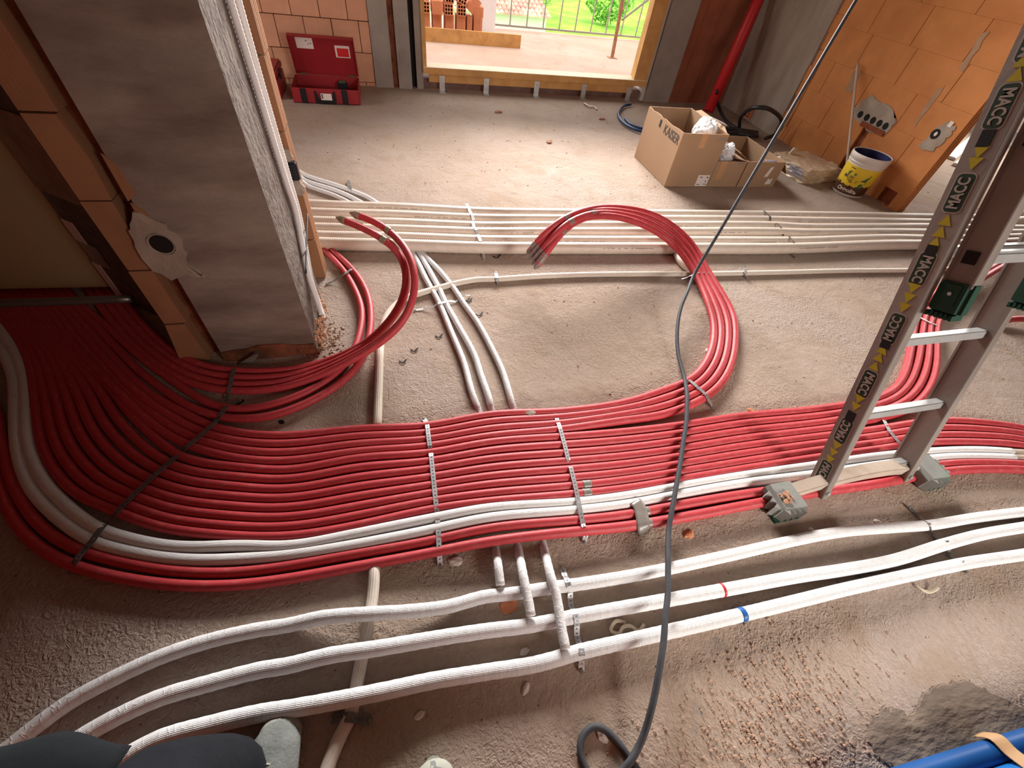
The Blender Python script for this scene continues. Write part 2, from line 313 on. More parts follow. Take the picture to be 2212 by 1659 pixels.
def holed_strip(name, pts, w, mt, parent=None, pitch=.0135, hr=.0030, side=None):
    path = resample([Vector(p) for p in pts], pitch); bm = bmesh.new(); n = len(path)
    def frame(i):
        t = (path[min(i+1, n-1)]-path[max(i-1, 0)]).normalized(); s = t.cross(Vector((0, 0, 1)))
        if s.length < .05: s = side or Vector((1, 0, 0))
        s.normalize(); return s
    edge = [(bm.verts.new(path[i]-frame(i)*w/2), bm.verts.new(path[i]+frame(i)*w/2)) for i in range(n)]
    for i in range(n-1):
        c = (path[i]+path[i+1])/2; t = (path[i+1]-path[i]).normalized(); s = (frame(i)+frame(i+1)).normalized()
        a, b = edge[i]; d, e = edge[i+1]
        h = [bm.verts.new(c + (t*math.cos(q) + s*math.sin(q))*hr) for q in (PI*.75+PI*.5, PI*.75+PI, PI*.25, PI*.75)]
        # h: back-left, (front-left), front-right, back-right
        hb = bm.verts.new(c - t*hr - s*hr*.0); 
        bm.verts.remove(hb)
        bl, fl_, fr, br = h[0], h[1], h[2], h[3]
        bm.faces.new((a, bl, br, b)); bm.faces.new((b, br, fr, e)); bm.faces.new((e, fr, fl_, d)); bm.faces.new((d, fl_, bl, a))
    o = obj(name, bm, mt, parent); md = o.modifiers.new('thick', 'SOLIDIFY'); md.thickness = .0012; md.offset = 0; return o
def text(name, s, size, mt, parent, mtx, bold=.0, ext=.0004, align='CENTER', shear=0.0, xs=1.0):
    cu = bpy.data.curves.new(name, 'FONT'); cu.body = s; cu.size = size; cu.align_x = align; cu.align_y = 'CENTER'; cu.extrude = ext; cu.offset = bold; cu.shear = shear; cu.resolution_u = 3
    t = bpy.data.objects.new('t', cu); C.objects.link(t); dg = bpy.context.evaluated_depsgraph_get(); me = bpy.data.meshes.new_from_object(t.evaluated_get(dg)); bpy.data.objects.remove(t)
    me.name = name
    me.transform(mtx @ Matrix.Diagonal((xs, 1, 1, 1))); me.materials.clear(); return link(name, me, mt, parent)
def basis(o, x, y):                                    # matrix whose x/y axes are x, y at origin o
    x = Vector(x).normalized(); y = (Vector(y) - x*Vector(y).dot(x)).normalized(); z = x.cross(y); m = Matrix.Identity(4)
    for i in range(3): m[i][0] = x[i]; m[i][1] = y[i]; m[i][2] = z[i]; m[i][3] = o[i]
    return m
def quadplate(name, o, x, y, w, h, th, mt, parent, bevel=0, rnd=0):  # thin plate centred at o
    bm = bmesh.new()
    if rnd:
        poly = []
        for cx, cy, a0 in ((w/2-rnd, h/2-rnd, 0), (-w/2+rnd, h/2-rnd, 90), (-w/2+rnd, -h/2+rnd, 180), (w/2-rnd, -h/2+rnd, 270)):
            for k in range(5): a = math.radians(a0+k*22.5); poly.append((cx+rnd*math.cos(a), cy+rnd*math.sin(a)))
        prism(bm, poly, 0, th, lambda u, v, t: (u, v, t))
    else: box(bm, -w/2, w/2, -h/2, h/2, 0, th)
    bm.transform(basis(o, x, y)); return obj(name, bm, mt, parent)
def blob(bm, c, r, sx=1, sy=1, sz=1, sub_=2, rough=.2):
    g = bmesh.ops.create_icosphere(bm, subdivisions=sub_, radius=r)
    for v in g['verts']:
        k = 1 + random.uniform(-rough, rough); v.co = Vector((v.co.x*sx*k, v.co.y*sy*k, v.co.z*sz*k)) + Vector(c)
def clone(o, parent=None, **k):
    c = o.copy(); C.objects.link(c)
    if parent is not None: c.parent = parent
    for ch in o.children: clone(ch, c)
    return c
# ------------------------------------------------------------------ setting
RZ = 2.75
floor = struct('floor', B(-4.0, 7.4, -3.6, 5.16, -.12, 0), 'concrete_floor')
bm = bmesh.new(); box(bm, -2.5, 7.4, 5.16, 8.62, -.25, 0); box(bm, -2.5, 7.4, 8.62, 8.70, -.25, -.03)
struct('balcony_floor', bm, 'balcony_floor')
struct('ceiling', B(-4.0, 7.4, -3.6, 5.5, RZ, RZ+.2), 'ceiling_grey')
# rear, far left and far right walls with window openings in two, plus added partitions that block light (behind and beside the camera)
bm = bmesh.new(); box(bm, -4, 2.3, -3.75, -3.6, 0, RZ); box(bm, 4.1, 7.4, -3.75, -3.6, 0, RZ); box(bm, 2.3, 4.1, -3.75, -3.6, 0, .8); box(bm, 2.3, 4.1, -3.75, -3.6, 2.4, RZ); box(bm, -2.6, 1.0, -1.05, -.95, 0, RZ); box(bm, .9, 1.0, -3.6, -1.05, 0, RZ)  # last two boxes: unseen partitions added to keep light off the left side
struct('wall_rear_and_blockers', bm, 'brick_core')
bm = bmesh.new(); box(bm, -4.15, -4, -3.75, 5.5, 0, RZ); box(bm, -2.7, -2.6, -1.05, 1.95, 0, RZ); struct('wall_far_left_and_blocker', bm, 'brick_core')  # second box: unseen partition added to darken the left
bm = bmesh.new(); box(bm, 7.4, 7.55, -3.75, 3.0, 0, RZ); box(bm, 7.4, 7.55, 5.0, 5.5, 0, RZ); box(bm, 7.4, 7.55, 3.0, 5.0, 0, .8); box(bm, 7.4, 7.55, 3.0, 5.0, 2.4, RZ)
struct('wall_far_right', bm, 'plaster')
# back wall: concrete jambs, clay blocks left of the door, red rendered bay right of it
bm = bmesh.new(); box(bm, -4, -.07, 5.235, 5.5, 0, RZ, 0)
box(bm, -.07, .10, 5.17, 5.5, 0, RZ, 1); box(bm, .10, .155, 5.205, 5.5, 0, RZ, 2); box(bm, .155, .285, 5.165, 5.5, 0, RZ, 1)
box(bm, .285, .335, 5.25, 5.5, 0, RZ, 3); box(bm, .335, .40, 5.19, 5.5, 0, RZ, 1)
box(bm, .40, 2.90, 5.19, 5.5, 2.25, RZ, 1); box(bm, .34, 2.92, 5.235, 5.5, -.02, .085, 4)
box(bm, 2.90, 3.22, 5.15, 5.5, 0, RZ, 1); box(bm, 2.86, 2.90, 5.18, 5.5, 0, RZ, 5); box(bm, 4.08, 7.4, 5.2, 5.5, 0, RZ, 5)
box(bm, 3.22, 4.08, 5.19, 5.5, 0, RZ, 6)
wall_back = struct('wall_back', bm, ['brick_core', 'concrete_back', 'chase', 'hole_black', 'slab_dark', 'plaster', 'render_red'])
def brick_mesh(name, sx, sy, sz, mt, j=.003, slots=None):
    bm = bmesh.new(); box(bm, j, sx-j, 0, sy, j, sz-j); me = bpy.data.meshes.new(name); bmesh.ops.bevel(bm, geom=list(bm.edges), offset=.002, segments=1, affect='EDGES'); bm.to_mesh(me); bm.free(); me.materials.append(G(mt)); return me
meb = brick_mesh('brick', .2365, .04, .2365, 'brick_back')
for k in range(11):
    off = [-.40, -.49][k % 2 if k else 0]
    off = (-.1650, -.2500)[k % 2] ; zz = .0265 + (k-1)*.2365 + .0
    for i in range(-1, 13):
        x1 = off - .2365*i + .2365 - .0
        if x1 - .2365 > -.075: continue
        if x1 > -.07:                                   # cut block beside the concrete jamb
            w = -.07 - (x1-.2365)
            if w < .03: continue
            o = link('brick', brick_mesh('brick', w, .04, .2365, 'brick_back'), None, wall_back); o.location = (x1-.2365, 5.2 + random.uniform(-.003, .004), zz)
        else:
            o = link('brick', meb, None, wall_back); o.location = (x1-.2365, 5.2 + random.uniform(-.003, .004), zz)
        if zz < 0: o.location.z = .0; o.scale.z = (.2365+zz)/.2365
# red rendered bay: vertical tongue joints
for x in (3.34, 3.52, 3.70):
    link('groove', None, None)if 0 else obj('joint', B(x, x+.005, 5.188, 5.1905, .05, 1.6), 'brick_core', wall_back)
# ---- door frame
door = struct('door_1', B(.40, 2.86, 5.12, 5.32, .148, .20), 'wood'); 
bm = B(.40, 2.86, 5.118, 5.30, .200, .204); obj('sill_lit_top', bm, 'wood_lit', door)  # pale strip paints the daylight on top of the sill
obj('sill_board', B(.455, 2.72, 5.145, 5.19, .075, .148), 'wood', door)
bm = bmesh.new(); box(bm, .40, .435, 5.14, 5.32, .2, 2.25); obj('jamb', bm, 'wood', door)
bm = bmesh.new(); box(bm, 2.70, 2.86, 5.14, 5.20, .2, 2.25); box(bm, 2.74, 2.86, 5.20, 5.32, .2, 2.25); obj('jamb', bm, 'wood', door)
obj('head', B(.435, 2.70, 5.14, 5.32, 2.17, 2.25), 'wood', door)
for px, py in ((955, 172), (1051, 177), (1160, 184), (1262, 191), (1358, 200)):
    x = onY(px, py, 5.14).x; bm = bmesh.new()
    box(bm, x-.027, x+.027, 5.139, 5.1425, .004, .135); box(bm, x-.033, x+.033, 5.075, 5.142, 0.0, .004); box(bm, x-.008, x+.008, 5.132, 5.139, .095, .11); box(bm, x-.02, x+.02, 5.1365, 5.139, .03, .07)
    obj('bracket', bm, 'galvanised', door, bevel=.001)
# ---- right wall of large clay blocks, open end towards the camera
wr = struct('wall_right', B(4.035, 4.08, 2.57, 4.1, .0, RZ), 'brick_core')
def slotted(y0, y1, z0, z1, end):
    bm = bmesh.new(); j = .0025; jz = .0004; a = y0 if end else y0+j
    if end: poly = [(4.0, a), (4.013, a), (4.013, a+.05), (4.021, a+.05), (4.021, a), (4.036, a), (4.036, a+.05), (4.046, a+.05), (4.046, a), (4.061, a), (4.061, a+.05), (4.069, a+.05), (4.069, a), (4.08, a), (4.08, a+.06), (4.04, a+.06), (4.04, y1-j), (4.0, y1-j)]
    else: poly = [(4.0, a), (4.036, a), (4.036, y1-j), (4.0, y1-j)]
    prism(bm, poly, z0+jz, z1-jz, lambda u, v, t: (u, v, t)); bmesh.ops.recalc_face_normals(bm, faces=bm.faces); return bm
joints = {0: (3.03, 3.19, 3.26, 3.48, 3.93), 1: (2.80, 3.19, 3.26, 3.70), 2: (3.01, 3.46, 3.91), 3: (2.80, 3.24, 3.69), 4: (2.86, 3.32, 3.76), 5: (3.0, 3.45, 3.90)}
for k in range(12):
    ys = (2.53,) + joints.get(k, joints[2 + k % 4]) + (4.07,); z0, z1 = .2345*k, .2345*(k+1)
    for a, b_ in zip(ys, ys[1:]):
        if (a, b_) == (3.19, 3.26):
            if k == 1: obj('brick', slotted(a, b_, .405, z1, False), 'brick_right', wr)
            continue
        if k == 0 and a == 2.53:
            bm = slotted(a, b_, .115, z1, True); b2 = slotted(2.76, b_, 0, .115, False); b3 = slotted(2.53, 2.62, 0, .115, True)
            for q in (b2, b3):
                me = bpy.data.meshes.new('q'); q.to_mesh(me); bm.from_mesh(me); q.free(); bpy.data.meshes.remove(me)
        else: bm = slotted(a, b_, z0, min(z1, RZ), a == 2.53)
        dx = random.uniform(-.0006, .0006); bm.transform(Matrix.Translation((dx, 0, 0))); obj('brick', bm, 'brick_right', wr)
obj('chase', B(4.028, 4.036, 3.185, 3.265, 0, .42), 'chase', wr)
def plate(name, pts, x, th, mt, parent, jag=.012, sx=-1):      # irregular mortar patch on an X wall
    P = []
    for (a, b_), (c, d) in zip(pts, pts[1:]+pts[:1]):
        for k in range(5): t = k/5; P.append((a+(c-a)*t + random.uniform(-jag, jag)*(k > 0), b_+(d-b_)*t + random.uniform(-jag, jag)*(k > 0)))
    bm = bmesh.new(); prism(bm, P, 0, th, lambda u, v, t: (x + sx*t, u, v)); bmesh.ops.recalc_face_normals(bm, faces=bm.faces); return obj(name, bm, mt, parent)
sb = plate('socket_box', [(3.45, .42), (3.43, .53), (3.36, .60), (3.10, .56), (3.02, .50), (3.04, .41), (3.16, .375)], 4.0, .006, 'mortar', wr)
for y in (3.36, 3.285, 3.215, 3.145, 3.08):
    bm = bmesh.new(); cyl(bm, (3.9935, y, .455), (3.996, y, .455), .026, n=18); obj('hole', bm, 'hole_black', sb)
bm = bmesh.new(); box(bm, 3.985, 3.9935, 3.05, 3.30, .39, .425); obj('broken_edge', bm, 'brick_core', sb)
s1 = plate('socket_box', [(2.73, .43), (2.70, .56), (2.66, .62), (2.585, .62), (2.575, .55), (2.60, .44)], 4.0, .006, 'mortar', wr)
bm = bmesh.new(); cyl(bm, (3.9935, 2.675, .535), (3.996, 2.675, .535), .034, n=20); obj('hole', bm, 'hole_black', s1)
bm = bmesh.new(); blob(bm, (3.991, 2.672, .535), .013, .3, 1, 1.3, 1, .2); obj('plug', bm, 'label_white', s1)  # pale blob stands in for daylight showing through the hole
bm = bmesh.new(); box(bm, 3.991, 3.994, 2.61, 2.64, .60, .635); obj('chip', bm, 'label_white', s1)  # pale box paints the daylight of a second, smaller opening
s2 = plate('socket_box', [(2.62, 1.05), (2.60, 1.2), (2.55, 1.22), (2.54, 1.08)], 4.0, .006, 'hole_black', wr, .006)
for y, z, a, b_ in ((2.84, 1.0, .03, .11), (2.87, .66, .02, .14), (3.62, .63, .05, .08)):
    plate('mortar_smear', [(y-a, z-b_), (y-a*.5, z+b_), (y+a, z+b_*.8), (y+a*.6, z-b_*.9)], 4.0, .003, 'smear', wr, .01)
# concrete pier and the broken orange strip in the corner
cp = struct('wall_right_pier', B(3.975, 4.3, 4.17, 5.2, 0, RZ), 'render_grey')
bm = bmesh.new()
for k in range(22):
    z0 = k*.125; o_ = random.uniform(-.012, .02); box(bm, 3.985+random.uniform(0, .02), 4.06, 4.07, 4.165+o_, z0, z0+.124)
obj('brick_edge', bm, 'brick_right', cp, bevel=.004)
bm = bmesh.new(); box(bm, 3.955, 3.9745, 4.60, 4.72, .02, .12)
o = obj('brick_fragment', bm, 'brick_pile', cp, bevel=.004)
bm = bmesh.new()
for i in range(2):
    for k in range(3): box(bm, 3.9525, 3.9555, 4.625+i*.045, 4.645+i*.045, .035+k*.027, .05+k*.027)
obj('brick_hole', bm, 'hole_black', o)
# ---- column on the left: concrete, brick edge, open chase
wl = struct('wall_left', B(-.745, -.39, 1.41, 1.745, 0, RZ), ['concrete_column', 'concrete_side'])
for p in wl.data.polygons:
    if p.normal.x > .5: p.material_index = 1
bm = bmesh.new(); box(bm, -.868, -.40, 1.47, 1.74, 0, RZ); obj('core', bm, 'chase', wl)
zs = [0, .20, .43, .665, .89, 1.12, 1.35, 1.58, 1.81, 2.04, 2.27, 2.5, RZ]
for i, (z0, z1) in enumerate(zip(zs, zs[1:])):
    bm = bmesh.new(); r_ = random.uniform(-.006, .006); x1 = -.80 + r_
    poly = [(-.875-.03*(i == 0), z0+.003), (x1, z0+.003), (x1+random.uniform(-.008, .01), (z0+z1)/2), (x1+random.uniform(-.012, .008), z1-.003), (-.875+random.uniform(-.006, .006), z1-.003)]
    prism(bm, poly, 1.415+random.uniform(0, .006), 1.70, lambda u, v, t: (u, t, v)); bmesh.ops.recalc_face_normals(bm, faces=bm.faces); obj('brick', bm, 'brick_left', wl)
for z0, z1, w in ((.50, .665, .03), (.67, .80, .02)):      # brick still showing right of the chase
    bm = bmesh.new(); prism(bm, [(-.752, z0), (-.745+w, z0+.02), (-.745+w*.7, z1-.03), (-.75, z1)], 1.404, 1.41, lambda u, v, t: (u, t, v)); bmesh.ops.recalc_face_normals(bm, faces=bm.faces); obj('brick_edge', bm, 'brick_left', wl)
def plateY(name, pts, y, th, mt, parent, jag=.01):
    P = []
    for (a, b_), (c, d) in zip(pts, pts[1:]+pts[:1]):
        for k in range(4): t = k/4; P.append((a+(c-a)*t + random.uniform(-jag, jag)*(k > 0), b_+(d-b_)*t + random.uniform(-jag, jag)*(k > 0)))
    bm = bmesh.new(); prism(bm, P, 0, th, lambda u, v, t: (u, y - t, v)); bmesh.ops.recalc_face_normals(bm, faces=bm.faces); return obj(name, bm, mt, parent)
jb = plateY('socket_box', [(-.80, .46), (-.795, .58), (-.755, .64), (-.69, .60), (-.665, .55), (-.69, .47), (-.66, .405), (-.70, .42), (-.76, .40)], 1.41, .010, 'mortar', wl)
bm = bmesh.new(); cyl(bm, (-.728, 1.3985, .535), (-.728, 1.401, .535), .031, n=22); obj('hole', bm, 'hole_black', jb)
bm = bmesh.new(); cyl(bm, (-.728, 1.396, .535), (-.728, 1.41, .535), .037, .034, n=22, cap=False); obj('rim', bm, 'mortar', jb)
bm = bmesh.new()
for k in range(220): blob(bm, (-.388 + random.uniform(-.008, .018)*(1), random.uniform(1.42, 1.72), random.uniform(0, .30)**1.9), random.uniform(.002, .009), 1, 1, 1.2, 1, .35)
obj('broken_base', bm, 'dirt_clod', wl)
plateY('base_layer', [(-.74, .0), (-.74, .05), (-.55, .075), (-.395, .06), (-.385, .0)], 1.41, .006, 'chase', wl, .006)
# lifted sheet edge at the foot of the column
bm = bmesh.new(); prism(bm, [(-.70, .0), (-.62, .05), (-.60, .052), (-.64, .0)], 1.38, 1.41, lambda u, v, t: (u, t, v)); obj('film', bm, 'concrete_column', wl)
# thin block partition behind the column, its hollow end facing the room
wm = struct('wall_middle', B(-4.0, -.50, 1.99, 2.045, 0, RZ), 'brick_core')
pz = [0, .214, .444, .675, .916, 1.15, 1.38, 1.61, 1.84, 2.07, 2.3, 2.53, RZ]
for z0, z1 in zip(pz, pz[1:]):
    bm = bmesh.new(); a = -.39 + random.uniform(-.006, .004); d = .045
    poly = [(a, 1.955), (a, 1.967), (a-d, 1.967), (a-d, 1.975), (a, 1.975), (a, 1.993), (a-d, 1.993), (a-d, 2.003), (a, 2.003), (a, 2.02), (a-d, 2.02), (a-d, 2.028), (a, 2.028), (a, 2.045), (-.64, 2.045), (-.64, 1.955)]
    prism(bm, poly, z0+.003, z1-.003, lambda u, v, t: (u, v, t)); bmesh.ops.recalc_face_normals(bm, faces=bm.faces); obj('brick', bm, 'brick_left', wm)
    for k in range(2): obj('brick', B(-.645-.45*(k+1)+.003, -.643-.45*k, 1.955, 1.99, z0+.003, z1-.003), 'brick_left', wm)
bm = B(-.62, -.47, 1.745, 1.955, 0, RZ); obj('mortar_joint', bm, 'chase', wm)
p = onY(633, 371, 1.94); bx = obj('junction_box', B(p.x-.035, p.x+.022, 1.925, 1.957, p.z-.032, p.z+.04), 'black_plastic', wm, bevel=.005)
bm = bmesh.new(); blob(bm, (p.x-.005, 1.945, p.z-.065), .036, .9, .45, 1, 2, .25); blob(bm, (p.x-.012, 1.945, p.z+.055), .03, .9, .45, 1, 2, .25); obj('mortar', bm, 'mortar', wm)
# ------------------------------------------------------------------ pipes
ORD = ['first', 'second', 'third', 'fourth', 'fifth', 'sixth', 'seventh', 'eighth']
RR = .0170
def bundle(first, last, n, r, zs=None, tight=True):
    paths = [[] for _ in range(n)]
    for s, (a, b) in enumerate(zip(first, last)):
        zo = zs[s] if zs else 0
        P = []
        for j in range(n):
            t = j/(n-1) if n > 1 else 0; px = a[0]+(b[0]-a[0])*t; py = a[1]+(b[1]-a[1])*t; P.append((px, py, at(px, py, r+zo)))
        for j, (px, py, p) in enumerate(P):
            dz = 0
            if tight and n > 2 and j % 2 == 1 and j < n:
                sp_ = min((P[j][2]-P[j-1][2]).length, (P[min(j+1, n-1)][2]-P[j][2]).length or 9)
                if sp_ < .0255: dz = min(math.sqrt(max((2*r)**2 - sp_**2, 0)), r*1.1)*.7*min(1, (.0255-sp_)/.004)
            paths[j].append(at(px, py, r+zo+dz))
    return paths
def wobble(path, amp):
    ph = [random.uniform(0, 6.28) for _ in range(4)]
    return [p + Vector((0, math.sin(p.x*7+ph[0])*amp, abs(math.sin(p.x*5+ph[1]))*amp*.8)) for p in path]
def red(path, label, name='red_pipe', rr=RR, group='red insulated pipes on the floor', free=True):
    pa = smooth(spline(wobble(path, .0007), .022), 14)
    def rfx(i, s): u = max(0, min(1, (pa[i].x-.15)/.5)); return (.0154 + .0023*u*u*(3-2*u))/RR if rr == RR and free else 1.0
    o = link(name, tube_mesh(name, pa, rr, 12, rfx), 'red_pipe'); tag(o, label, 'pipe', group); return o, pa
# station tables read off the photograph, first and last pipe of each group
SL = [(205, 640), (255, 690)]                           # (kept for reference of the cabinet side)
A1 = [(100, 610), (140, 655), (200, 722), (260, 789), (292, 823), (333, 858), (393, 890), (455, 922), (520, 937), (620, 942), (770, 926), (925, 921), (1060, 895), (1205, 890), (1350, 871), (1430, 845), (1495, 820), (1525, 785), (1539, 750), (1542, 700), (1526, 645), (1502, 593), (1462, 535), (1405, 493), (1330, 468), (1262, 470), (1215, 500), (1185, 540), (1160, 574)]
A4 = [(55, 610), (95, 655), (152, 735), (212, 800), (250, 840), (294, 888), (350, 932), (405, 962), (520, 992), (620, 997), (770, 975), (925, 965), (1060, 941), (1205, 929), (1350, 908), (1430, 897), (1532, 853), (1572, 805), (1587, 750), (1584, 680), (1562, 638), (1530, 588), (1492, 522), (1422, 468), (1320, 448), (1240, 462), (1190, 492), (1158, 525), (1143, 545)]
ZA = [0]*11 + [.0, .016, .018, .006] + [0]*5 + [.01, .028, .09, .18, .25, .27, .24, .18, .11]
B1 = [(38, 610), (78, 655), (135, 742), (190, 762), (237, 826), (262, 866), (295, 915), (345, 955), (382, 985), (440, 1003), (520, 1009), (620, 1018), (770, 989), (925, 980), (1060, 955), (1234, 943), (1350, 934), (1472, 920), (1598, 900), (1752, 886)]
B8 = [(-70, 610), (-30, 655), (12, 700), (45, 740), (72, 800), (79, 884), (92, 965), (117, 1015), (165, 1068), (205, 1092), (300, 1128), (420, 1152), (620, 1160), (770, 1136), (925, 1101), (1060, 1083), (1234, 1069), (1350, 1056), (1472, 1036), (1598, 1015), (1752, 990)]
# match the two station lists by arc position
B1 = [(38, 610), (78, 655), (118, 705), (150, 748), (190, 790), (237, 832), (268, 878), (305, 920), (345, 955), (382, 985), (440, 1003), (520, 1009), (620, 1018), (770, 989), (925, 980), (1060, 955), (1234, 943), (1350, 934), (1472, 920), (1598, 900), (1752, 886)]
B8 = [(-70, 610), (-30, 655), (12, 700), (45, 740), (68, 800), (79, 884), (92, 965), (117, 1015), (165, 1068), (257, 1106), (345, 1140), (440, 1153), (620, 1160), (770, 1136), (925, 1101), (1060, 1083), (1234, 1069), (1350, 1056), (1472, 1036), (1598, 1015), (1752, 990)]
ZB = [0]*13 + [0, .004, .018, .016, .002, 0, 0, 0]
red_paths = {}
for j, pa in enumerate(bundle(A1, A4, 4, RR, ZA)):
    # the free ends fan out in two pairs
    o, q = red(pa, 'red insulated pipe, %s of the four looping back in mid air' % ORD[j]); red_paths['A%d' % j] = q
    r2 = RR*1.07
    sleeve('tape_wrap', sub(q, -.075, 0), r2, 'duct_tape', o, wob=.05)
    e = q[-1]; d = (q[-1]-q[-2]).normalized(); bm = bmesh.new(); cyl(bm, e, e+d*.022, RR*1.02, RR*.35, 10); tp = obj('taped_tip', bm, 'duct_tape', o)
    sleeve('tape_band', sub(q, -(.30 if j % 2 else .24), -(.265 if j % 2 else .205)), r2*.985, 'duct_tape', o)
    if j in (1, 2): sleeve('tape_band', sub(q, -.47, -.435), r2*.985, 'duct_tape', o)
def tail(paths, ext, idx):                             # append further px stations to some pipes of a bundle
    for k, j in enumerate(idx):
        for a, b, z in ext:
            t = k/(len(idx)-1); px = a[0]+(b[0]-a[0])*t; py = a[1]+(b[1]-a[1])*t; paths[j].append(at(px, py, RR+z))
BP = bundle(B1, B8, 8, RR, ZB)
tail(BP, [((1816, 877), (1816, 922), 0), ((1893, 862), (1900, 903), 0), ((1932, 842), (1945, 891), 0), ((1952, 812), (1984, 868), 0), ((1963, 775), (2010, 832), 0), ((1970, 735), (2021, 790), 0), ((1975, 705), (2022, 745), 0), ((1986, 672), (2024, 700), 0), ((2010, 640), (2044, 665), .01), ((2046, 612), (2075, 632), .03), ((2104, 578), (2112, 608), .06), ((2160, 550), (2175, 571), .09), ((2240, 515), (2260, 540), .10)], range(4))
tail(BP, [((1900, 927), (1900, 970), 0), ((1970, 915), (1970, 959), 0), ((2042, 909), (2042, 955), 0), ((2120, 913), (2120, 956), 0), ((2212, 925), (2212, 962), 0), ((2290, 945), (2290, 985), 0), ((2420, 985), (2420, 1030), 0), ((2600, 1050), (2600, 1100), 0)], range(4, 8))
for j, pa in enumerate(BP):
    lb = ('red insulated pipe, %s of the four curving up behind the ladder' % ORD[j]) if j < 4 else ('red insulated pipe, %s of the four passing straight under the ladder' % ORD[j-4])
    o, q = red(pa, lb); red_paths['B%d' % j] = q
    if j in (6, 7):
        s_ = near(q, at(1258, 1040+(j-6)*18), .018); sleeve('tape_band', s_, RR*1.05, 'duct_tape', o)
        sleeve('tape_band', near(q, at(2235, 940+(j-6)*20), .03), RR*1.15, 'beam_beige', o)
# pair of red pipes at the near edge, pair of white ones above them
W1 = [(-60, 640), (-2, 706), (28, 752), (50, 802), (56, 884), (61, 965), (95, 1040), (143, 1092), (217, 1146), (280, 1164), (350, 1179), (420, 1183), (520, 1178), (620, 1182), (770, 1154), (925, 1122), (1060, 1097), (1234, 1086), (1350, 1072), (1472, 1049), (1598, 1028), (1752, 1007), (1900, 985), (2042, 974), (2120, 973), (2183, 977)]
W2 = [(-100, 672), (-18, 730), (8, 765), (30, 816), (33, 890), (38, 975), (68, 1058), (122, 1115), (200, 1170), (272, 1190), (345, 1204), (420, 1211), (520, 1208), (620, 1201), (770, 1177), (925, 1146), (1060, 1118), (1234, 1104), (1350, 1090), (1472, 1067), (1598, 1045), (1752, 1026), (1900, 1004), (2042, 988), (2120, 987), (2187, 989)]
R1 = [(-130, 720), (-60, 790), (-20, 850), (-5, 900), (5, 960), (18, 1020), (50, 1090), (98, 1148), (176, 1192), (275, 1218), (350, 1232), (420, 1238), (520, 1237), (620, 1223), (770, 1196), (925, 1170), (1060, 1140), (1234, 1125), (1350, 1113), (1472, 1091), (1598, 1070), (1752, 1048), (1900, 1024), (2042, 1002), (2120, 999), (2200, 1002), (2280, 1010), (2420, 1036), (2600, 1108)]
R2 = [(-160, 750), (-90, 820), (-55, 880), (-35, 930), (-20, 990), (0, 1060), (32, 1128), (80, 1180), (157, 1222), (262, 1248), (350, 1262), (420, 1267), (520, 1265), (620, 1252), (770, 1224), (925, 1195), (1060, 1169), (1234, 1149), (1350, 1138), (1472, 1118), (1598, 1094), (1752, 1066), (1900, 1044), (2042, 1018), (2120, 1013), (2205, 1014), (2285, 1022), (2420, 1048), (2600, 1120)]
ZW = [0]*14 + [0, .004, .018, .014, .002] + [0]*14
for j, (st, nm) in enumerate(((W1, 'upper'), (W2, 'lower'))):
    pa = [at(x, y, .0175+ZW[i]) for i, (x, y) in enumerate(st)]
    o, q = tube('white_pipe', wobble(pa, .0008), .0175, 'white_pipe', None, 14, .02, sm=10); tag(o, 'white ribbed pipe, the %s of the white pair lying between the red ones' % nm, 'pipe', 'pair of white pipes among the red')
    e = q[-1]; d = (q[-1]-q[-2]).normalized(); bm = bmesh.new(); cyl(bm, e-d*.01, e+d*.10, .0155, .0165, 14); obj('connector', bm, 'beam_beige', o, smooth=True)
for j, (st, nm) in enumerate(((R1, 'inner'), (R2, 'outermost'))):
    pa = [at(x, y, RR+ZW[i]) for i, (x, y) in enumerate(st)]
    o, q = red(pa, 'red insulated pipe, the %s of the pair along the near edge of the bundle' % nm); red_paths['R%d' % j] = q
    sleeve('tape_band', near(q, at(1386+j*3, 1104+j*22, RR), .026), RR*1.05, 'duct_tape', o)
bm = bmesh.new()                                        # tape bridging to the white pipe
tb, _ = tube('duct_tape', [at(1372, 1083, .037), at(1380, 1092, .038), at(1384, 1104, .037), at(1388, 1120, .038), at(1390, 1138, .034), at(1394, 1150, .012)], .024, 'duct_tape', None, 10, .01, flat=.06); tag(tb, 'grey duct tape patch across the near red pipes left of the black cable', 'tape')
# two small groups hugging the column
C1 = [(130, 610), (172, 655), (232, 705), (293, 762), (340, 800), (378, 826), (420, 856), (481, 884), (543, 885), (597, 873), (651, 854), (705, 825), (742, 795), (764, 762), (776, 728), (783, 672), (769, 630), (748, 592), (722, 562), (700, 540), (680, 520)]
C2 = [(115, 610), (157, 655), (215, 712), (276, 776), (320, 818), (358, 845), (405, 878), (470, 901), (543, 907), (597, 898), (651, 877), (705, 850), (743, 822), (775, 790), (793, 750), (802, 690), (796, 640), (776, 600), (750, 570), (722, 545), (700, 525)]
for j, (st, nm) in enumerate(((C1, 'inner'), (C2, 'outer'))):
    o, q = red([at(x, y, RR) for x, y in st], 'red insulated pipe, the %s of the pair bending round the column foot' % nm); red_paths['C%d' % j] = q
D1 = [(240, 610), (273, 655), (300, 690), (330, 722), (362, 750), (400, 776), (450, 794), (500, 801), (579, 803), (651, 796), (705, 781), (751, 763), (800, 735), (836, 700), (868, 655), (880, 605), (873, 560), (845, 527), (805, 503), (768, 486), (738, 474)]
D4 = [(180, 610), (212, 655), (256, 712), (300, 755), (340, 786), (375, 810), (420, 832), (497, 845), (543, 845), (597, 841), (651, 828), (705, 806), (760, 779), (812, 748), (864, 706), (892, 655), (898, 602), (884, 548), (846, 503), (808, 478), (768, 464)]
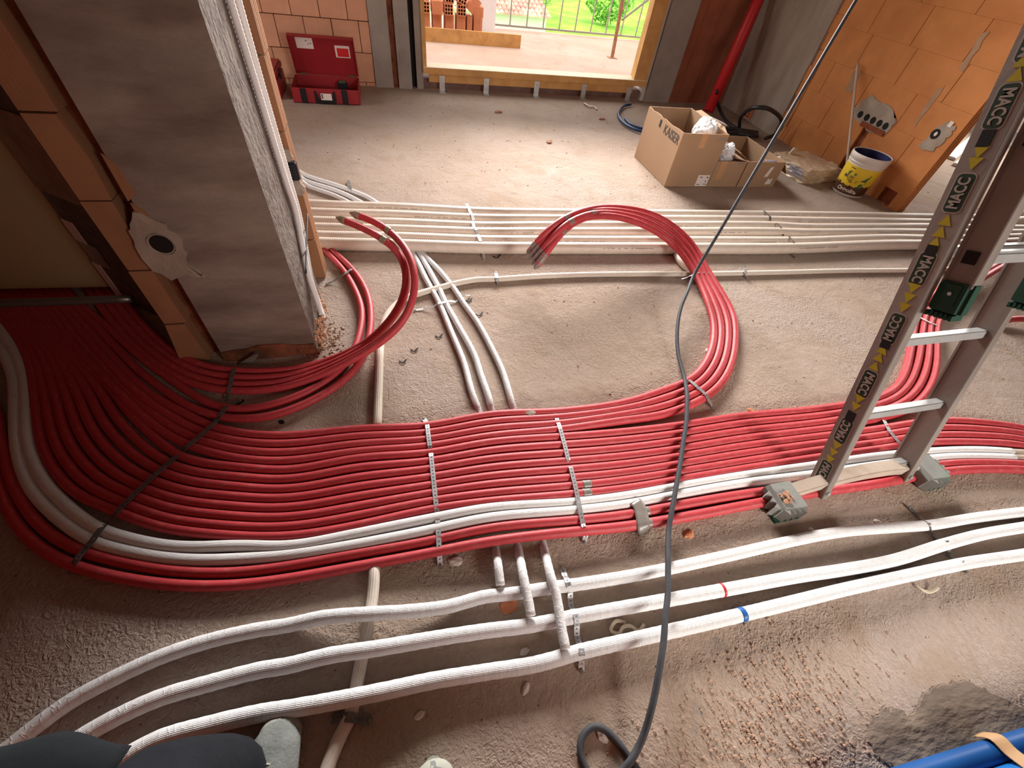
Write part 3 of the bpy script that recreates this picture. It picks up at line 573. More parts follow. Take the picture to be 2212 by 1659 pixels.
ZD = [0]*11 + [.02, .045, .085, .14, .21, .27, .31, .33, .33, .32]
dp = bundle(D1, D4, 4, RR, ZD, False)
for i in range(12, len(D1)):                            # in the air the four close up into two pairs, one above the other
    c0 = D1[i]; c1 = D4[i]; z = ZD[i]+RR
    dp[0][i] = at(*c0, z+.004); dp[1][i] = at(*c0, z-.030) + Vector((.004, 0, 0)); dp[3][i] = at(*c1, z+.004); dp[2][i] = at(*c1, z-.030)
    k = min(1, (i-11)/4)
    if k < 1:
        a, b = at(*c0, z), at(*c1, z)
        for j in (1, 2): dp[j][i] = a.lerp(b, j/3).lerp(dp[j][i], k)
for j, pa in enumerate(dp):
    o, q = red(pa, 'red insulated pipe, %s of the four arching up beside the column' % ORD[j]); red_paths['D%d' % j] = q
    sleeve('tape_wrap', sub(q, -.035, 0), RR*1.03, 'tape_brown', o); e = q[-1]; d = (q[-1]-q[-2]).normalized(); bm = bmesh.new(); cyl(bm, e, e+d*.035, RR, RR*.3, 10); obj('taped_tip', bm, 'tape_brown', o)
    if j in (0, 3): sleeve('tape_band', sub(q, -.235 - .03*(j == 0), -.205-.03*(j == 0)), RR*1.04, 'tape_brown', o)
o, q = red([at(2150, 700, .02), at(2185, 688, .035), at(2230, 690, .05), at(2290, 700, .05)], 'dark red pipe end showing under the green ladder foot at the right', group='red pipe ends right of the ladder')
# short white conduits bottom: three insulated runs
L1 = [(-60, 1665), (14, 1620), (70, 1575), (150, 1517), (250, 1463), (350, 1418), (450, 1385), (550, 1362), (620, 1351), (698, 1334), (796, 1326), (880, 1321), (964, 1311), (1048, 1289), (1104, 1283), (1188, 1270), (1229, 1265), (1340, 1248), (1436, 1230), (1592, 1196), (1704, 1170), (1816, 1149), (1928, 1140), (2012, 1134), (2096, 1120), (2212, 1106), (2290, 1100), (2420, 1092), (2620, 1085)]
L2 = [(90, 1640), (154, 1606), (224, 1564), (336, 1511), (448, 1477), (560, 1448), (620, 1438), (712, 1416), (824, 1399), (936, 1380), (1048, 1363), (1145, 1351), (1246, 1331), (1380, 1307), (1560, 1275), (1720, 1246), (1816, 1232), (1928, 1211), (2040, 1176), (2124, 1154), (2212, 1139), (2290, 1126), (2420, 1114), (2620, 1104)]
L3 = [(200, 1685), (252, 1648), (336, 1600), (448, 1567), (560, 1541), (620, 1532), (712, 1516), (824, 1494), (936, 1470), (1048, 1452), (1160, 1434), (1257, 1407), (1380, 1379), (1576, 1334), (1720, 1299), (1816, 1275), (1928, 1250), (2040, 1226), (2096, 1215), (2212, 1198), (2290, 1184), (2420, 1170), (2620, 1158)]
Lr = [.0185, .0195, .0195]; LP = []
for j, (st, nm) in enumerate(((L1, 'farthest'), (L2, 'middle'), (L3, 'nearest'))):
    def rf(i, s, j=j): return 1 + (.016*math.sin(s*180 + 2*math.sin(s*37)) if s < 1.75 else 0)
    o, q = tube('white_pipe', [at(x, y, Lr[j] + (.026*max(0, 1-abs(x-(806, 790, 772)[j])/190)**.7)) for x, y in st], Lr[j], ['white_pipe_cracked'], None, 16, .008, rf); LP.append(q)
    tag(o, 'white insulated pipe with a creased jacket, the %s of three crossing the foreground' % nm, 'pipe', 'three white insulated pipes in the foreground')
    if j == 1: sleeve('red_tape', near(q, at(1560, 1275, .02), .008), Lr[j]*1.05, 'red_tape', o)
    if j == 2: sleeve('blue_tape', near(q, at(1601, 1327, .02), .008), Lr[j]*1.05, 'blue_tape', o)
# three supply pipes from behind the column, under the red bundle, each ending on one of the runs
T = [([(400, 372), (560, 374), (640, 386), (668, 403), (724, 423), (790, 458), (848, 500), (885, 538), (901, 563), (920, 602), (948, 653), (976, 720), (1002, 784), (1020, 850), (1037, 895), (1052, 980), (1062, 1080), (1071, 1183), (1076, 1223), (1081, 1264)], 'left'),
     ([(400, 362), (560, 366), (640, 378), (662, 391), (724, 411), (761, 427), (820, 462), (880, 515), (915, 563), (948, 622), (962, 653), (990, 703), (1024, 765), (1038, 807), (1056, 860), (1064, 897), (1080, 980), (1098, 1080), (1118, 1178), (1130, 1242), (1144, 1312), (1147, 1330)], 'middle'),
     ([(400, 350), (560, 354), (640, 368), (661, 379), (752, 409), (803, 431), (860, 480), (909, 543), (948, 583), (982, 625), (1004, 658), (1032, 697), (1060, 748), (1086, 804), (1100, 850), (1112, 895), (1132, 980), (1152, 1080), (1172, 1172), (1189, 1242), (1203, 1292), (1214, 1362), (1222, 1402)], 'right')]
for j, (st, nm) in enumerate(T):
    pa = []
    for x, y in st:
        z = .0135 if not 890 < y < 1190 else -.010
        if y > 1200: z = .0135 + (.034 if (j > 0 and y > 1235) else .018)
        if y > 1300 and j == 1: z = .05
        pa.append(at(x, y, z))
    def rf(i, s): return 1 + .03*math.sin(s*210+math.sin(s*50)*2)
    o, q = tube('white_pipe', pa, .0135, 'white_pipe_cracked', None, 14, .01, rf); tag(o, 'dusty white pipe passing under the red bundle, the %s of the three branches' % nm, 'pipe', 'three white branch pipes under the bundle')
# cream pipe: along the floor, bending down past the column and under everything
F = [(2080, 580), (2000, 583), (1956, 584), (1816, 585), (1704, 588), (1610, 590), (1498, 592), (1386, 592), (1274, 593), (1162, 597), (1072, 603), (1032, 604), (990, 611), (948, 622), (906, 634), (873, 646), (845, 669), (828, 702), (821, 756), (819, 810), (817, 860), (815, 912), (814, 940), (813, 1000), (811, 1120), (810, 1200), (809, 1230), (806, 1278), (799, 1330), (790, 1380), (777, 1446), (762, 1525), (754, 1553), (734, 1592), (709, 1654), (690, 1720)]
o, q = tube('cream_pipe', [at(x, y, .0155 if not 915 < y < 1228 else -.012) for x, y in F], .0165, 'cream_pipe', None, 14, .015, None, .85); tag(o, 'long cream pipe from the ladder to the column, turning down to the bottom edge', 'pipe')
fpath = q
# corrugated conduits behind
edges = {560: (424, 443, 459, 474, 489, 503), 700: (431, 448, 466, 480, 497, 511), 860: (437, 453, 470, 484, 500, 515), 1040: (447, 461, 477.5, 490, 507, 521), 1150: (449, 462, 477, 490, 508, 522), 1400: (452, 464, 477, 490.5, 509.5, 523.5), 1650: (455, 466, 478, 491, 511, 525), 1720: (456, 468, 482, 493.5, 511, 524), 1900: (459, 470.5, 482, 493, 505.5, 518), 1980: (461, 472, 482, 494, 507, 518), 2120: (461, 472, 485, 495, 506, 516), 2212: (446, 464, 486, 495, 503, 512), 2290: (420, 445, 486, 496, 501, 510), 2420: (404, 436, 486, 496, 500, 508)}
RC = .036; cond = []
for j in range(6):
    pts = []
    for x in sorted(edges):
        y = edges[x][j]; p = at(x, y, RC); g = Vector((p.x, p.y, 0)); depth = math.atan2(H-RC, p.y)      # viewing slope across the pipe
        p.y -= RC/math.sin(depth)
        pts.append(p)
    pts = [pts[0] + Vector((-.25, .02, 0))] + pts if j else pts
    path = spline(pts, .0058)
    o = link('corrugated_conduit', tube_mesh('corrugated_conduit', path, RC, 14, lambda i, s: 1.0 if i % 2 else .89), 'corrugated')
    tag(o, 'cream corrugated conduit crossing the room, %s counted from the balcony side' % ORD[j], 'conduit', 'cream corrugated conduits in a row'); cond.append(path)
    # printed line along the pipe
    for k in range(3):
        seg_ = near(path, Vector((.0 + k*1.35 + j*.27, 0, 0)) + Vector((0, path[0].y, 0)), .16)
        bm = bmesh.new(); rng = random.Random(j*10+k)
        for a, b in zip(seg_[::3], seg_[2::3]):
            if rng.random() < .35: continue
            c = a + Vector((0, -RC*.93, RC*.45)); e = b + Vector((0, -RC*.93, RC*.45)); v = [bm.verts.new(c), bm.verts.new(e), bm.verts.new(e+Vector((0, .0015, .004))), bm.verts.new(c+Vector((0, .0015, .004)))]; bm.faces.new(v)
        obj('printed_text', bm, 'ink_pale', o)['kind'] = 'stuff'
s_, _ = tube('white_pipe', [at(1462, 548, .02), at(1472, 566, .02), at(1490, 581, .018), at(1512, 588, .014)], .022, 'corrugated', None, 14, .01); tag(s_, 'short white pipe stub between the conduits and the cream pipe behind the red loop', 'pipe')
for k, (pts, lb) in enumerate((([(2150, 455), (2185, 440), (2230, 425), (2290, 410)], 'upper'), ([(2140, 475), (2175, 470), (2212, 458), (2290, 432)], 'lower'))):
    o, _ = tube('corrugated_conduit', [at(x, y, .03) for x, y in pts], .03, 'corrugated_white', None, 14, .01); tag(o, 'white conduit curving away beyond the ladder at the right edge, the %s one' % lb, 'conduit', 'white conduits beyond the ladder')
for k, (a, b, lb) in enumerate((((2098, 300), (2068, 335), 'left'), ((2178, 420), (2200, 480), 'right'))):
    pass
for k, (pts, lb) in enumerate((([(2112, 292), (2085, 312), (2055, 338)], 'farther'), ([(2125, 318), (2100, 332), (2072, 355)], 'nearer'))):
    pl = empty('white_plank', (0, 0, 0)); a, b = at(*pts[0], .03), at(*pts[2], .03); d = (b-a).normalized(); s = Vector((-d.y, d.x, 0)); bm = bmesh.new()
    hexa(bm, [a-s*.05-Vector((0, 0, .03)), b-s*.05-Vector((0, 0, .03)), b+s*.05-Vector((0, 0, .03)), a+s*.05-Vector((0, 0, .03)), a-s*.05, b-s*.05, b+s*.05, a+s*.05]); bmesh.ops.recalc_face_normals(bm, faces=bm.faces)
    bpy.data.objects.remove(pl); o = obj('white_profile', bm, 'plaster', None, bevel=.006); tag(o, 'white plastic profile on the floor of the next room, the %s one' % lb, 'profile', 'white profiles beyond the brick wall')
# vertical corrugated conduits on the column
for j, (pts, x) in enumerate((([(497, 0), (560, 206), (620, 400), (638, 454), (655, 540), (668, 600)], -.378), ([(514, 0), (572, 206), (628, 400), (645, 460), (662, 548), (674, 612)], -.392))):
    P3 = [onX(px, py, x) for px, py in pts]; top = P3[0] + (P3[0]-P3[-1]).normalized()*1.6; top.y = P3[0].y; top.z = min(top.z, RZ)
    P3 = [top] + P3 + [P3[-1] + Vector((.01, -.03, -.10)), P3[-1] + Vector((.02, -.07, -.14))]
    P3 = [Vector((p.x, p.y, max(p.z, .02))) for p in P3]
    path = spline(P3, .0053); o = link('corrugated_conduit', tube_mesh('corrugated_conduit', path, .0116, 12, lambda i, s: 1.0 if i % 2 else .84), 'corrugated_white')
    tag(o, 'white corrugated conduit standing in the column slot, the %s one' % ('left' if j == 0 else 'right'), 'conduit', 'white conduits in the column slot')
o, _ = tube('steel_wire', [onX(664, 462, -.375), onX(662, 520, -.37), onX(661, 590, -.36)], .0035, 'cable_rubber', None, 8, .03); tag(o, 'dark steel wire leaning against the brick edge of the column', 'wire')
# ------------------------------------------------------------------ perforated steel straps
def strap(pts, label, w=.0155, group='perforated steel straps', mt='galvanised', screw=True, pitch=.0135):
    P3 = [at(x, y, z) for x, y, z in pts]; root = holed_strip('perforated_strap', P3, w, mt, None, pitch); tag(root, label, 'strap', group)
    if screw:
        for k, e in ((0, P3[0]), (-1, P3[-1])):
            if pts[k][2] < .012:
                bm = bmesh.new(); cyl(bm, e+Vector((0, 0, .001)), e+Vector((0, 0, .006)), .006, .0045, 10); obj('screw', bm, 'strap_end', root)
    return root
zt = .037
strap([(915, 904, .004), (921, 912, .018), (923, 919, zt), (926, 945, zt+.001), (929, 967, zt), (929, 973, .020)], 'short perforated strap over the upper four red pipes at the middle')
strap([(930, 973, .020), (931, 980, zt+.001), (936, 1030, zt+.002), (941, 1080, zt+.001), (944, 1104, zt), (945, 1109, .02)], 'long perforated strap over the eight red pipes at the middle')
strap([(945, 1110, .02), (945, 1117, zt), (947, 1150, zt+.002), (949, 1190, zt), (950, 1207, .016), (951, 1222, .003)], 'perforated strap over white pair and near red pair, middle')
zt = .053
strap([(1192, 884, .006), (1197, 888, .045), (1210, 925, zt), (1221, 965, zt), (1228, 995, zt), (1229, 1001, .035)], 'perforated strap over the upper red pipes, right of the middle')
strap([(1230, 1004, .035), (1233, 1010, zt), (1243, 1050, zt), (1252, 1095, zt), (1260, 1135, zt-.004), (1266, 1153, .02), (1262, 1172, .003)], 'perforated strap down to the near red pair, right of the middle')
zt = .037
strap([(480, 893, .02), (470, 906, .03), (458, 918, zt), (430, 944, zt+.004), (402, 966, zt), (394, 976, .02)], 'dull strap over the four red pipes left, below the column', mt='galvanised_dull', screw=False)
strap([(390, 980, .02), (378, 988, zt), (330, 1030, zt+.004), (285, 1072, zt+.004), (252, 1106, zt), (240, 1118, .02)], 'dull strap over the eight red pipes at the left bend', mt='galvanised_dull', screw=False)
strap([(226, 1133, .03), (214, 1147, .039), (198, 1170, .039), (182, 1188, .036), (160, 1216, .036), (148, 1236, .004)], 'dull strap over the white pair at the left bend', w=.018, mt='galvanised_dull', screw=False)
strap([(507, 792, .030), (502, 808, zt), (498, 830, zt), (493, 850, .03), (488, 862, .004)], 'dull strap over the four red pipes at the column foot', mt='galvanised_dull')
strap([(519, 866, .004), (500, 872, .02), (487, 880, zt), (474, 900, zt), (468, 910, .018)], 'dull strap over the red pair below the column', mt='galvanised_dull')
strap([(1478, 822, .004), (1488, 820, .034), (1502, 832, zt+.002), (1525, 852, zt+.002), (1532, 866, .026), (1540, 880, .003)], 'perforated strap across the four red pipes where the loop begins')
strap([(1470, 603, .010), (1483, 600, .03), (1494, 594, .058), (1512, 588, .060), (1530, 589, .055)], 'thin strap across the rising red loop', w=.010)
strap([(1978, 678, .02), (1988, 686, zt), (2010, 697, zt), (2026, 703, .03)], 'twisted strap over the red pipes behind the ladder', w=.010)
strap([(2084, 592, .05), (2094, 602, .075), (2110, 610, .07), (2124, 616, .05)], 'thin strap on the red pipes right of the ladder rail', w=.008)
strap([(1903, 902, .004), (1910, 908, .03), (1922, 932, zt), (1940, 953, zt), (1950, 966, .03)], 'perforated strap over the red pipes between the ladder rails')
strap([(1985, 998, zt), (1993, 1008, .038), (2003, 1024, .036), (2010, 1040, .022), (2012, 1052, .003)], 'perforated strap beside the right ladder foot')
zc = .074
for k, (pp, lb) in enumerate((([(1008, 440, .03), (1012, 448, zc), (1016, 458, .068), (1020, 464, zc), (1023, 476, .06)], 'first'), ([(1020, 478, zc), (1024, 490, .068), (1028, 495, zc), (1033, 505, .06)], 'second'), ([(1032, 507, zc), (1038, 520, zc), (1042, 531, .05), (1044, 545, .012), (1046, 562, .002)], 'third'))):
    strap(pp, 'strap across the corrugated conduits left of the red loop, %s piece from the back' % lb, screw=(k == 2))
for k, (pp, lb) in enumerate((([(1650, 455, zc), (1658, 462, .07), (1664, 468, zc), (1664, 480, .05)], 'first'), ([(1678, 482, zc), (1688, 492, .072), (1692, 502, .05), (1691, 510, .04)], 'second'), ([(1704, 510, zc), (1714, 522, zc), (1720, 534, .05), (1712, 550, .01), (1718, 558, .003)], 'third'))):
    strap(pp, 'strap across the corrugated conduits right of the red loop, %s piece from the back' % lb, w=.013, mt='galvanised_dull', screw=(k == 2))
strap([(2165, 494, zc), (2174, 500, zc), (2176, 508, .05), (2168, 516, .02)], 'strap on the conduits at the right edge', w=.013, mt='galvanised_dull', screw=False)
for x, y, lb in ((1073, 601, 'near the three branch pipes'), (1611, 589, 'right of the red loop')):
    strap([(x-2, y-12, .004), (x-1, y-8, .026), (x, y, .034), (x+2, y+7, .018), (x+3, y+13, .002)], 'strap clip on the cream pipe %s' % lb, w=.017)
strap([(896, 670, .003), (915, 667, .006), (938, 661, .02), (946, 655, .030), (962, 652, .030), (972, 650, .012), (985, 652, .006), (996, 641, .02), (1005, 637, .030), (1014, 640, .004)], 'strap bent over the three branch pipes beside the raised red arc', w=.011)
strap([(706, 614, .003), (722, 606, .012), (744, 592, .038), (758, 582, .038), (770, 580, .010)], 'dusty strap over the red pair behind the column', w=.012, mt='galvanised_dull')
strap([(752, 390, .01), (754, 400, .03), (757, 408, .03), (760, 414, .01)], 'grey band on the branch pipes at the column', w=.02, mt='galvanised_dull', screw=False)
strap([(1216, 1228, .003), (1219, 1242, .006), (1224, 1250, .036), (1229, 1264, .041), (1232, 1282, .015), (1232, 1300, .003), (1235, 1312, .008), (1241, 1322, .038), (1247, 1338, .041), (1246, 1356, .015), (1246, 1372, .003), (1250, 1388, .010), (1255, 1398, .038), (1258, 1414, .040), (1256, 1432, .010), (1256, 1450, .003)], 'wavy perforated strap holding down the three foreground pipes at the middle', w=.0165)
strap([(1964, 1096, .006), (1978, 1110, .004), (1992, 1122, .018), (2006, 1128, .040), (2012, 1142, .030), (2014, 1154, .004), (2028, 1166, .012), (2046, 1168, .040), (2054, 1180, .030), (2048, 1196, .004), (2060, 1206, .014), (2080, 1212, .040), (2092, 1226, .024), (2086, 1236, .003)], 'dull strap holding down the three foreground pipes below the ladder', w=.014, mt='galvanised_dull')
strap([(716, 1553, .003), (738, 1549, .016), (748, 1549, .032), (762, 1550, .032), (776, 1554, .012), (800, 1557, .003)], 'dark strap across the cream pipe at the bottom', w=.02, mt='galvanised_dull')
# ------------------------------------------------------------------ ladder
lad = empty('ladder', (1.41, .42, 0)); tag(lad, 'aluminium ladder with green brand stickers and yellow arrows standing on a curved foot bar', 'ladder')
LU = Vector((0, .3487, .9372)); LN = Vector((0, -.9372, .3487)); LX = Vector((1, 0, 0)); LP0 = Vector((1.41, .453, .08))
def lobj(name, bm, mt, parent=None, **k):
    o = obj(name, bm, mt, None, **k); p = parent or lad; o.parent = p
    if p is lad: o.matrix_parent_inverse = Matrix.Translation(-Vector(lad.location))
    return o
def lbox(bm, x0, x1, n0, n1, s0, s1):
    P_ = lambda x, n, s: Vector((x, LP0.y, LP0.z)) + LN*n + LU*s
    hexa(bm, [P_(x0, n1, s0), P_(x1, n1, s0), P_(x1, n0, s0), P_(x0, n0, s0), P_(x0, n1, s1), P_(x1, n1, s1), P_(x1, n0, s1), P_(x0, n0, s1)])
SP = .27
bpy.context.view_layer.update()
rails = []
for x0, x1 in ((1.41, 1.436), (1.81, 1.836)):
    bm = bmesh.new(); lbox(bm, x0, x1, -.036, .036, -.075, 2.75)
    if x0 < 1.5: lbox(bm, x0+.002, x1+.004, .030, .0365, -.07, 2.75); lbox(bm, x0+.002, x1+.004, -.0365, -.030, -.07, 2.75)
    else: lbox(bm, x0-.004, x1, .0285, .0375, -.07, 2.75); lbox(bm, x0-.004, x1, -.0375, -.0285, -.07, 2.75)
    rails.append(lobj('rail', bm, 'aluminium', bevel=.0015))
for k in range(10):
    bm = bmesh.new(); lbox(bm, 1.434, 1.812, -.016, .016, SP*k-.014, SP*k+.014); lobj('rung', bm, 'aluminium_rung', bevel=.003)
    bm = bmesh.new(); lbox(bm, 1.4088, 1.4102, -.0145, .0145, SP*k-.019, SP*k+.019); lobj('rung_hole', bm, 'hole_black', rails[0], bevel=.0005)
def s_of(px, py): p = onX(px, py, 1.41) - LP0; return p.dot(LU), p.dot(LN)
labels = [((2192, 183), (2133, 275), 'd'), ((2096, 377), (2054, 457), 'u'), ((2011, 553), (1981, 611), 'd'), ((1944, 679), (1918, 742), 'u'), ((1885, 802), (1861, 857), 'd'), ((1834, 907), (1813, 956), 'u'), ((1790, 999), (1774, 1041), 'd'), ((2240, 40), (2200, 120), 'u')]
for a, b, dr in labels:
    s1, s0 = s_of(*a)[0], s_of(*b)[0]; sm = (s0+s1)/2; ln = min(max(s1-s0, .09), .13)
    o3 = Vector((1.4096, LP0.y, LP0.z)) + LU*sm + LN*.0
    xd = LU if dr == 'u' else -LU; yd = -LX.cross(xd)            # outward normal is -X
    st = quadplate('sticker', o3, xd, yd, ln, .040, .0006, 'sticker_green', rails[0], rnd=.011)
    rim = quadplate('sticker_rim', o3 + LX*.0003, xd, yd, ln+.006, .046, .0006, 'sticker_text', rails[0], rnd=.013)
    text('lettering', 'MACC', .037, 'sticker_text', rails[0], basis(o3 - LX*.0009, xd, yd), bold=.0011, xs=ln*.86/.110)
arrows = [(1768.6, 1048.5, 1), (1809, 964, -1), (1801, 978, -1), (1794, 993, -1), (1857, 863, -1), (1849, 879, -1), (1909, 756, 1), (1900, 772, 1), (1891, 791, 1), (2106, 353, -1), (2047, 476, 1), (2033, 501, 1), (2021, 524, 1), (1974.6, 623, -1), (1964, 644, -1), (1953.5, 665, -1), (2211, 129, 1), (2197, 161, 1), (2120, 328, -1)]
for x, y, dr in arrows:
    s, n_ = s_of(x, y); n_ = max(-.018, min(.018, n_)); c = Vector((1.4094, LP0.y, LP0.z)) + LU*s + LN*n_*.3; a = .016
    bm = bmesh.new(); pts = [c + LU*a*dr*.95, c - LU*a*.8*dr + LN*a, c - LU*a*.8*dr - LN*a]; f = [bm.verts.new(p) for p in pts]; g = [bm.verts.new(p - LX*.0005) for p in pts]
    bm.faces.new(f); bm.faces.new(g[::-1])
    for i in range(3): bm.faces.new((f[i], f[(i+1) % 3], g[(i+1) % 3], g[i]))
    bmesh.ops.recalc_face_normals(bm, faces=bm.faces); obj('arrow', bm, 'sticker_yellow', rails[0])
# sliding section in front, ends in green rubber feet
for x0, x1, sg in ((1.441, 1.470, 0), (1.775, 1.804, 1)):
    bm = bmesh.new(); lbox(bm, x0, x1, .040, .112, .735, 2.75); lbox(bm, x0-.003, x0+.004, .040, .050, .735, 2.75); lbox(bm, x0-.003, x0+.004, .102, .112, .735, 2.75)
    rl = lobj('sliding_rail', bm, 'aluminium', bevel=.0015)
    bm = bmesh.new(); lbox(bm, x0-.006, x1+.006, .036, .117, .655, .755); bmesh.ops.bevel(bm, geom=list(bm.edges), offset=.01, segments=3, affect='EDGES')
    lbox(bm, x0-.009, x1+.009, .060, .095, .685, .74)
    for i in range(6): lbox(bm, x0-.006, x1+.006, .040+i*.012, .047+i*.012, .645, .66)
    ft = obj('foot', bm, 'foot_green', rl); bm = bmesh.new(); P_ = Vector((x0-.009, LP0.y, LP0.z)) + LN*.077 + LU*.715; cyl(bm, P_, P_-Vector((.003, 0, 0)), .005, n=10); obj('rivet', bm, 'galvanised', ft)
for k in range(3, 10):
    bm = bmesh.new(); lbox(bm, 1.468, 1.777, .060, .094, SP*k-.016, SP*k+.016); lobj('sliding_rung', bm, 'aluminium_rung', bevel=.007)
    bm = bmesh.new(); lbox(bm, 1.4370, 1.4410, .061, .091, SP*k-.016, SP*k+.016); lobj('rung_hole', bm, 'hole_black')
# foot bar
bm = bmesh.new(); N = 14; lo = []; hi = []
for i in range(N+1):
    t = i/N; x = 1.29 + t*.60; h = math.sin(PI*t); lo.append((x, .006+.062*h**.7)); hi.append((x, .062+.055*h))
prism(bm, lo + hi[::-1], .420, .462, lambda u, v, t: (u, t, v)); bmesh.ops.recalc_face_normals(bm, faces=bm.faces); lobj('foot_bar', bm, 'beam_beige', bevel=.003)
for x0, x1, sgn in ((1.19, 1.30, 1), (1.875, 1.985, -1)):
    bm = bmesh.new(); xe = x0 if sgn > 0 else x1
    prism(bm, [(x0, .010), (x0+.01, .0), (x1-.01, .0), (x1, .012), (x1, .062), (x1-.012, .070), (x0+.014, .070), (x0, .058)], .372, .468, lambda u, v, t: (u, t, v))
    for i in range(4):                                   # pleated front
        a = x0+.006+i*.026; prism(bm, [(a, .372), (a+.012, .350), (a+.024, .372)], .004, .068-.004*i, lambda u, v, t: (u, v, t))
    for i in range(3):
        a = .378+i*.024; prism(bm, [(a, 0), (a+.012, -.016), (a+.022, 0)], .006, .064, lambda u, v, t, xe=xe, sgn=sgn: (xe+sgn*v*1.0, u, t))
    bmesh.ops.recalc_face_normals(bm, faces=bm.faces); fo = lobj('rubber_foot', bm, 'foot_grey')
    bm = bmesh.new(); box(bm, x0-.004 if sgn > 0 else x0+.02, x1-.01 if sgn > 0 else x1+.004, .352, .452, 0.0, .008); obj('tread', bm, 'foot_green', fo)
    if sgn > 0:
        bm = bmesh.new()
        for k in range(22): blob(bm, (1.235+random.uniform(-.022, .022), .41+random.uniform(-.022, .022), .071+random.uniform(0, .006)), random.uniform(.003, .008), 1, 1, .7, 1, .3)
        lobj('mortar_crumbs', bm, 'dirt_clod')
for x, n_ in ((1.423, .04), (1.823, .04)):
    bm = bmesh.new(); p = Vector((x, LP0.y, LP0.z)) + LU*(-.045) + LN*.036; cyl(bm, p, p+LN*.008, .009, .008, 8); lobj('bolt', bm, 'galvanised')
# ------------------------------------------------------------------ black cable
def line3(a, b, n, sag=0): return [a.lerp(b, i/n) - Vector((0, 0, sag*math.sin(PI*i/n))) for i in range(n+1)]
low = at(1500, 592, .115); d = ray(1849, 0); top = Vector((0, 0, H)) + d*2.15; up2 = top + (top-low).normalized()*1.1
cb = [up2] + line3(top, low, 6) + [at(x, y, z) for x, y, z in [(1485, 630, .10), (1470, 668, .075), (1463, 714, .05), (1465, 764, .03), (1478, 815, .030), (1483, 845, .042), (1484, 864, .046), (1482, 914, .045), (1476, 954, .043), (1469, 1004, .043), (1461, 1049, .044), (1451, 1105, .043), (1445, 1140, .038), (1443, 1172, .045), (1443, 1205, .055), (1443, 1235, .060), (1442, 1290, .068), (1437, 1334, .075), (1434, 1380, .075), (1429, 1418, .075), (1411, 1516, .055), (1391, 1586, .030), (1376, 1620, .020), (1361, 1645, .020), (1340, 1668, .012), (1310, 1690, .009), (1280, 1680, .008), (1262, 1654, .008), (1253, 1620, .008), (1258, 1592, .008), (1282, 1570, .008), (1313, 1581, .008), (1347, 1620, .008), (1372, 1656, .008), (1400, 1700, .008), (1430, 1760, .008)]]
o, _ = tube('black_cable', cb, .0088, 'cable_rubber', None, 10, .012); tag(o, 'black rubber cable hanging down across the room and looping on the floor', 'cable')
# ------------------------------------------------------------------ cardboard boxes
def carton(name, x0, x1, y0, y1, h, label, group, skip=(), wn=1):
    t = .006; root = empty(name, ((x0+x1)/2, (y0+y1)/2, 0)); cx, cy = (x0+x1)/2, (y0+y1)/2; tag(root, label, 'box', group)
    def w(nm, a, b, c, d, z0, z1, jag=False):
        bm = bmesh.new(); n = 14; P = []
        horiz = (b-a) > (d-c)
        for i in range(n+1):
            q = i/n; P.append(((a+(b-a)*q) if horiz else (c+(d-c)*q), z1 + (random.uniform(-.006, .004) if jag else random.uniform(-.0008, .0008))))
        lo = [(P[0][0], z0)] ; poly = [(P[0][0], z0), (P[-1][0], z0)] + P[::-1]
        if horiz: prism(bm, poly, c-cy, d-cy, lambda u, v, t_: (u-cx, t_, v))
        else: prism(bm, poly, a-cx, b-cx, lambda u, v, t_: (t_, u-cy, v))
        bmesh.ops.recalc_face_normals(bm, faces=bm.faces); return obj(nm, bm, 'cardboard', root)
    w('side', x0, x0+t, y0, y1, .002, h, True); w('side', x1-t, x1, y0, y1, .002, h, True); f = w('front', x0+t, x1-t, y0, y0+t, .002, h); w('back', x0+t, x1-t, y1-t, y1, .002, h)
    obj('bottom', B(x0-cx+t, x1-cx-t, y0-cy+t, y1-cy-t, .002, .006), 'cardboard_in', root); return root, (cx, cy)
b1, c1 = carton('cardboard_box', 2.07, 2.46, 2.98, 3.56, .385, 'tall open cardboard box with printed brand name and bags inside, leftmost of three', 'open cardboard boxes')
b2, c2 = carton('cardboard_box', 2.463, 2.735, 2.98, 3.28, .197, 'low middle cardboard box between two bigger boxes, white bag on top', 'open cardboard boxes')
b3, c3 = carton('cardboard_box', 2.74, 3.10, 2.975, 3.52, .20, 'wide open cardboard box, rightmost of three, with two small labels', 'open cardboard boxes')
# flap lifted on box two, big flap beside box three
def flap(root, cc, pts, th=.004, name='flap'):
    bm = bmesh.new(); v = [Vector(p) for p in pts]; nrm = (v[1]-v[0]).cross(v[2]-v[0]).normalized()*th; a = [bm.verts.new(p - Vector((cc[0], cc[1], 0))) for p in v]; b = [bm.verts.new(p + nrm - Vector((cc[0], cc[1], 0))) for p in v]
    bm.faces.new(a); bm.faces.new(b[::-1]); n = len(v)
    for i in range(n): bm.faces.new((a[i], a[(i+1) % n], b[(i+1) % n], b[i]))
    bmesh.ops.recalc_face_normals(bm, faces=bm.faces); return obj(name, bm, 'cardboard', root)
flap(b2, c2, [(2.735, 2.98, .197), (2.735, 3.28, .197), (2.60, 3.26, .225), (2.62, 3.0, .215)])
flap(b3, c3, [(3.10, 2.98, .197), (3.10, 3.52, .20), (3.20, 3.50, .13), (3.19, 3.0, .10)])
flap(b3, c3, [(2.742, 3.0, .20), (2.742, 3.5, .20), (2.70, 3.48, .245), (2.69, 3.04, .235)])
flap(b1, c1, [(2.455, 3.0, .384), (2.455, 3.5, .384), (2.50, 3.48, .40), (2.485, 3.1, .40)])
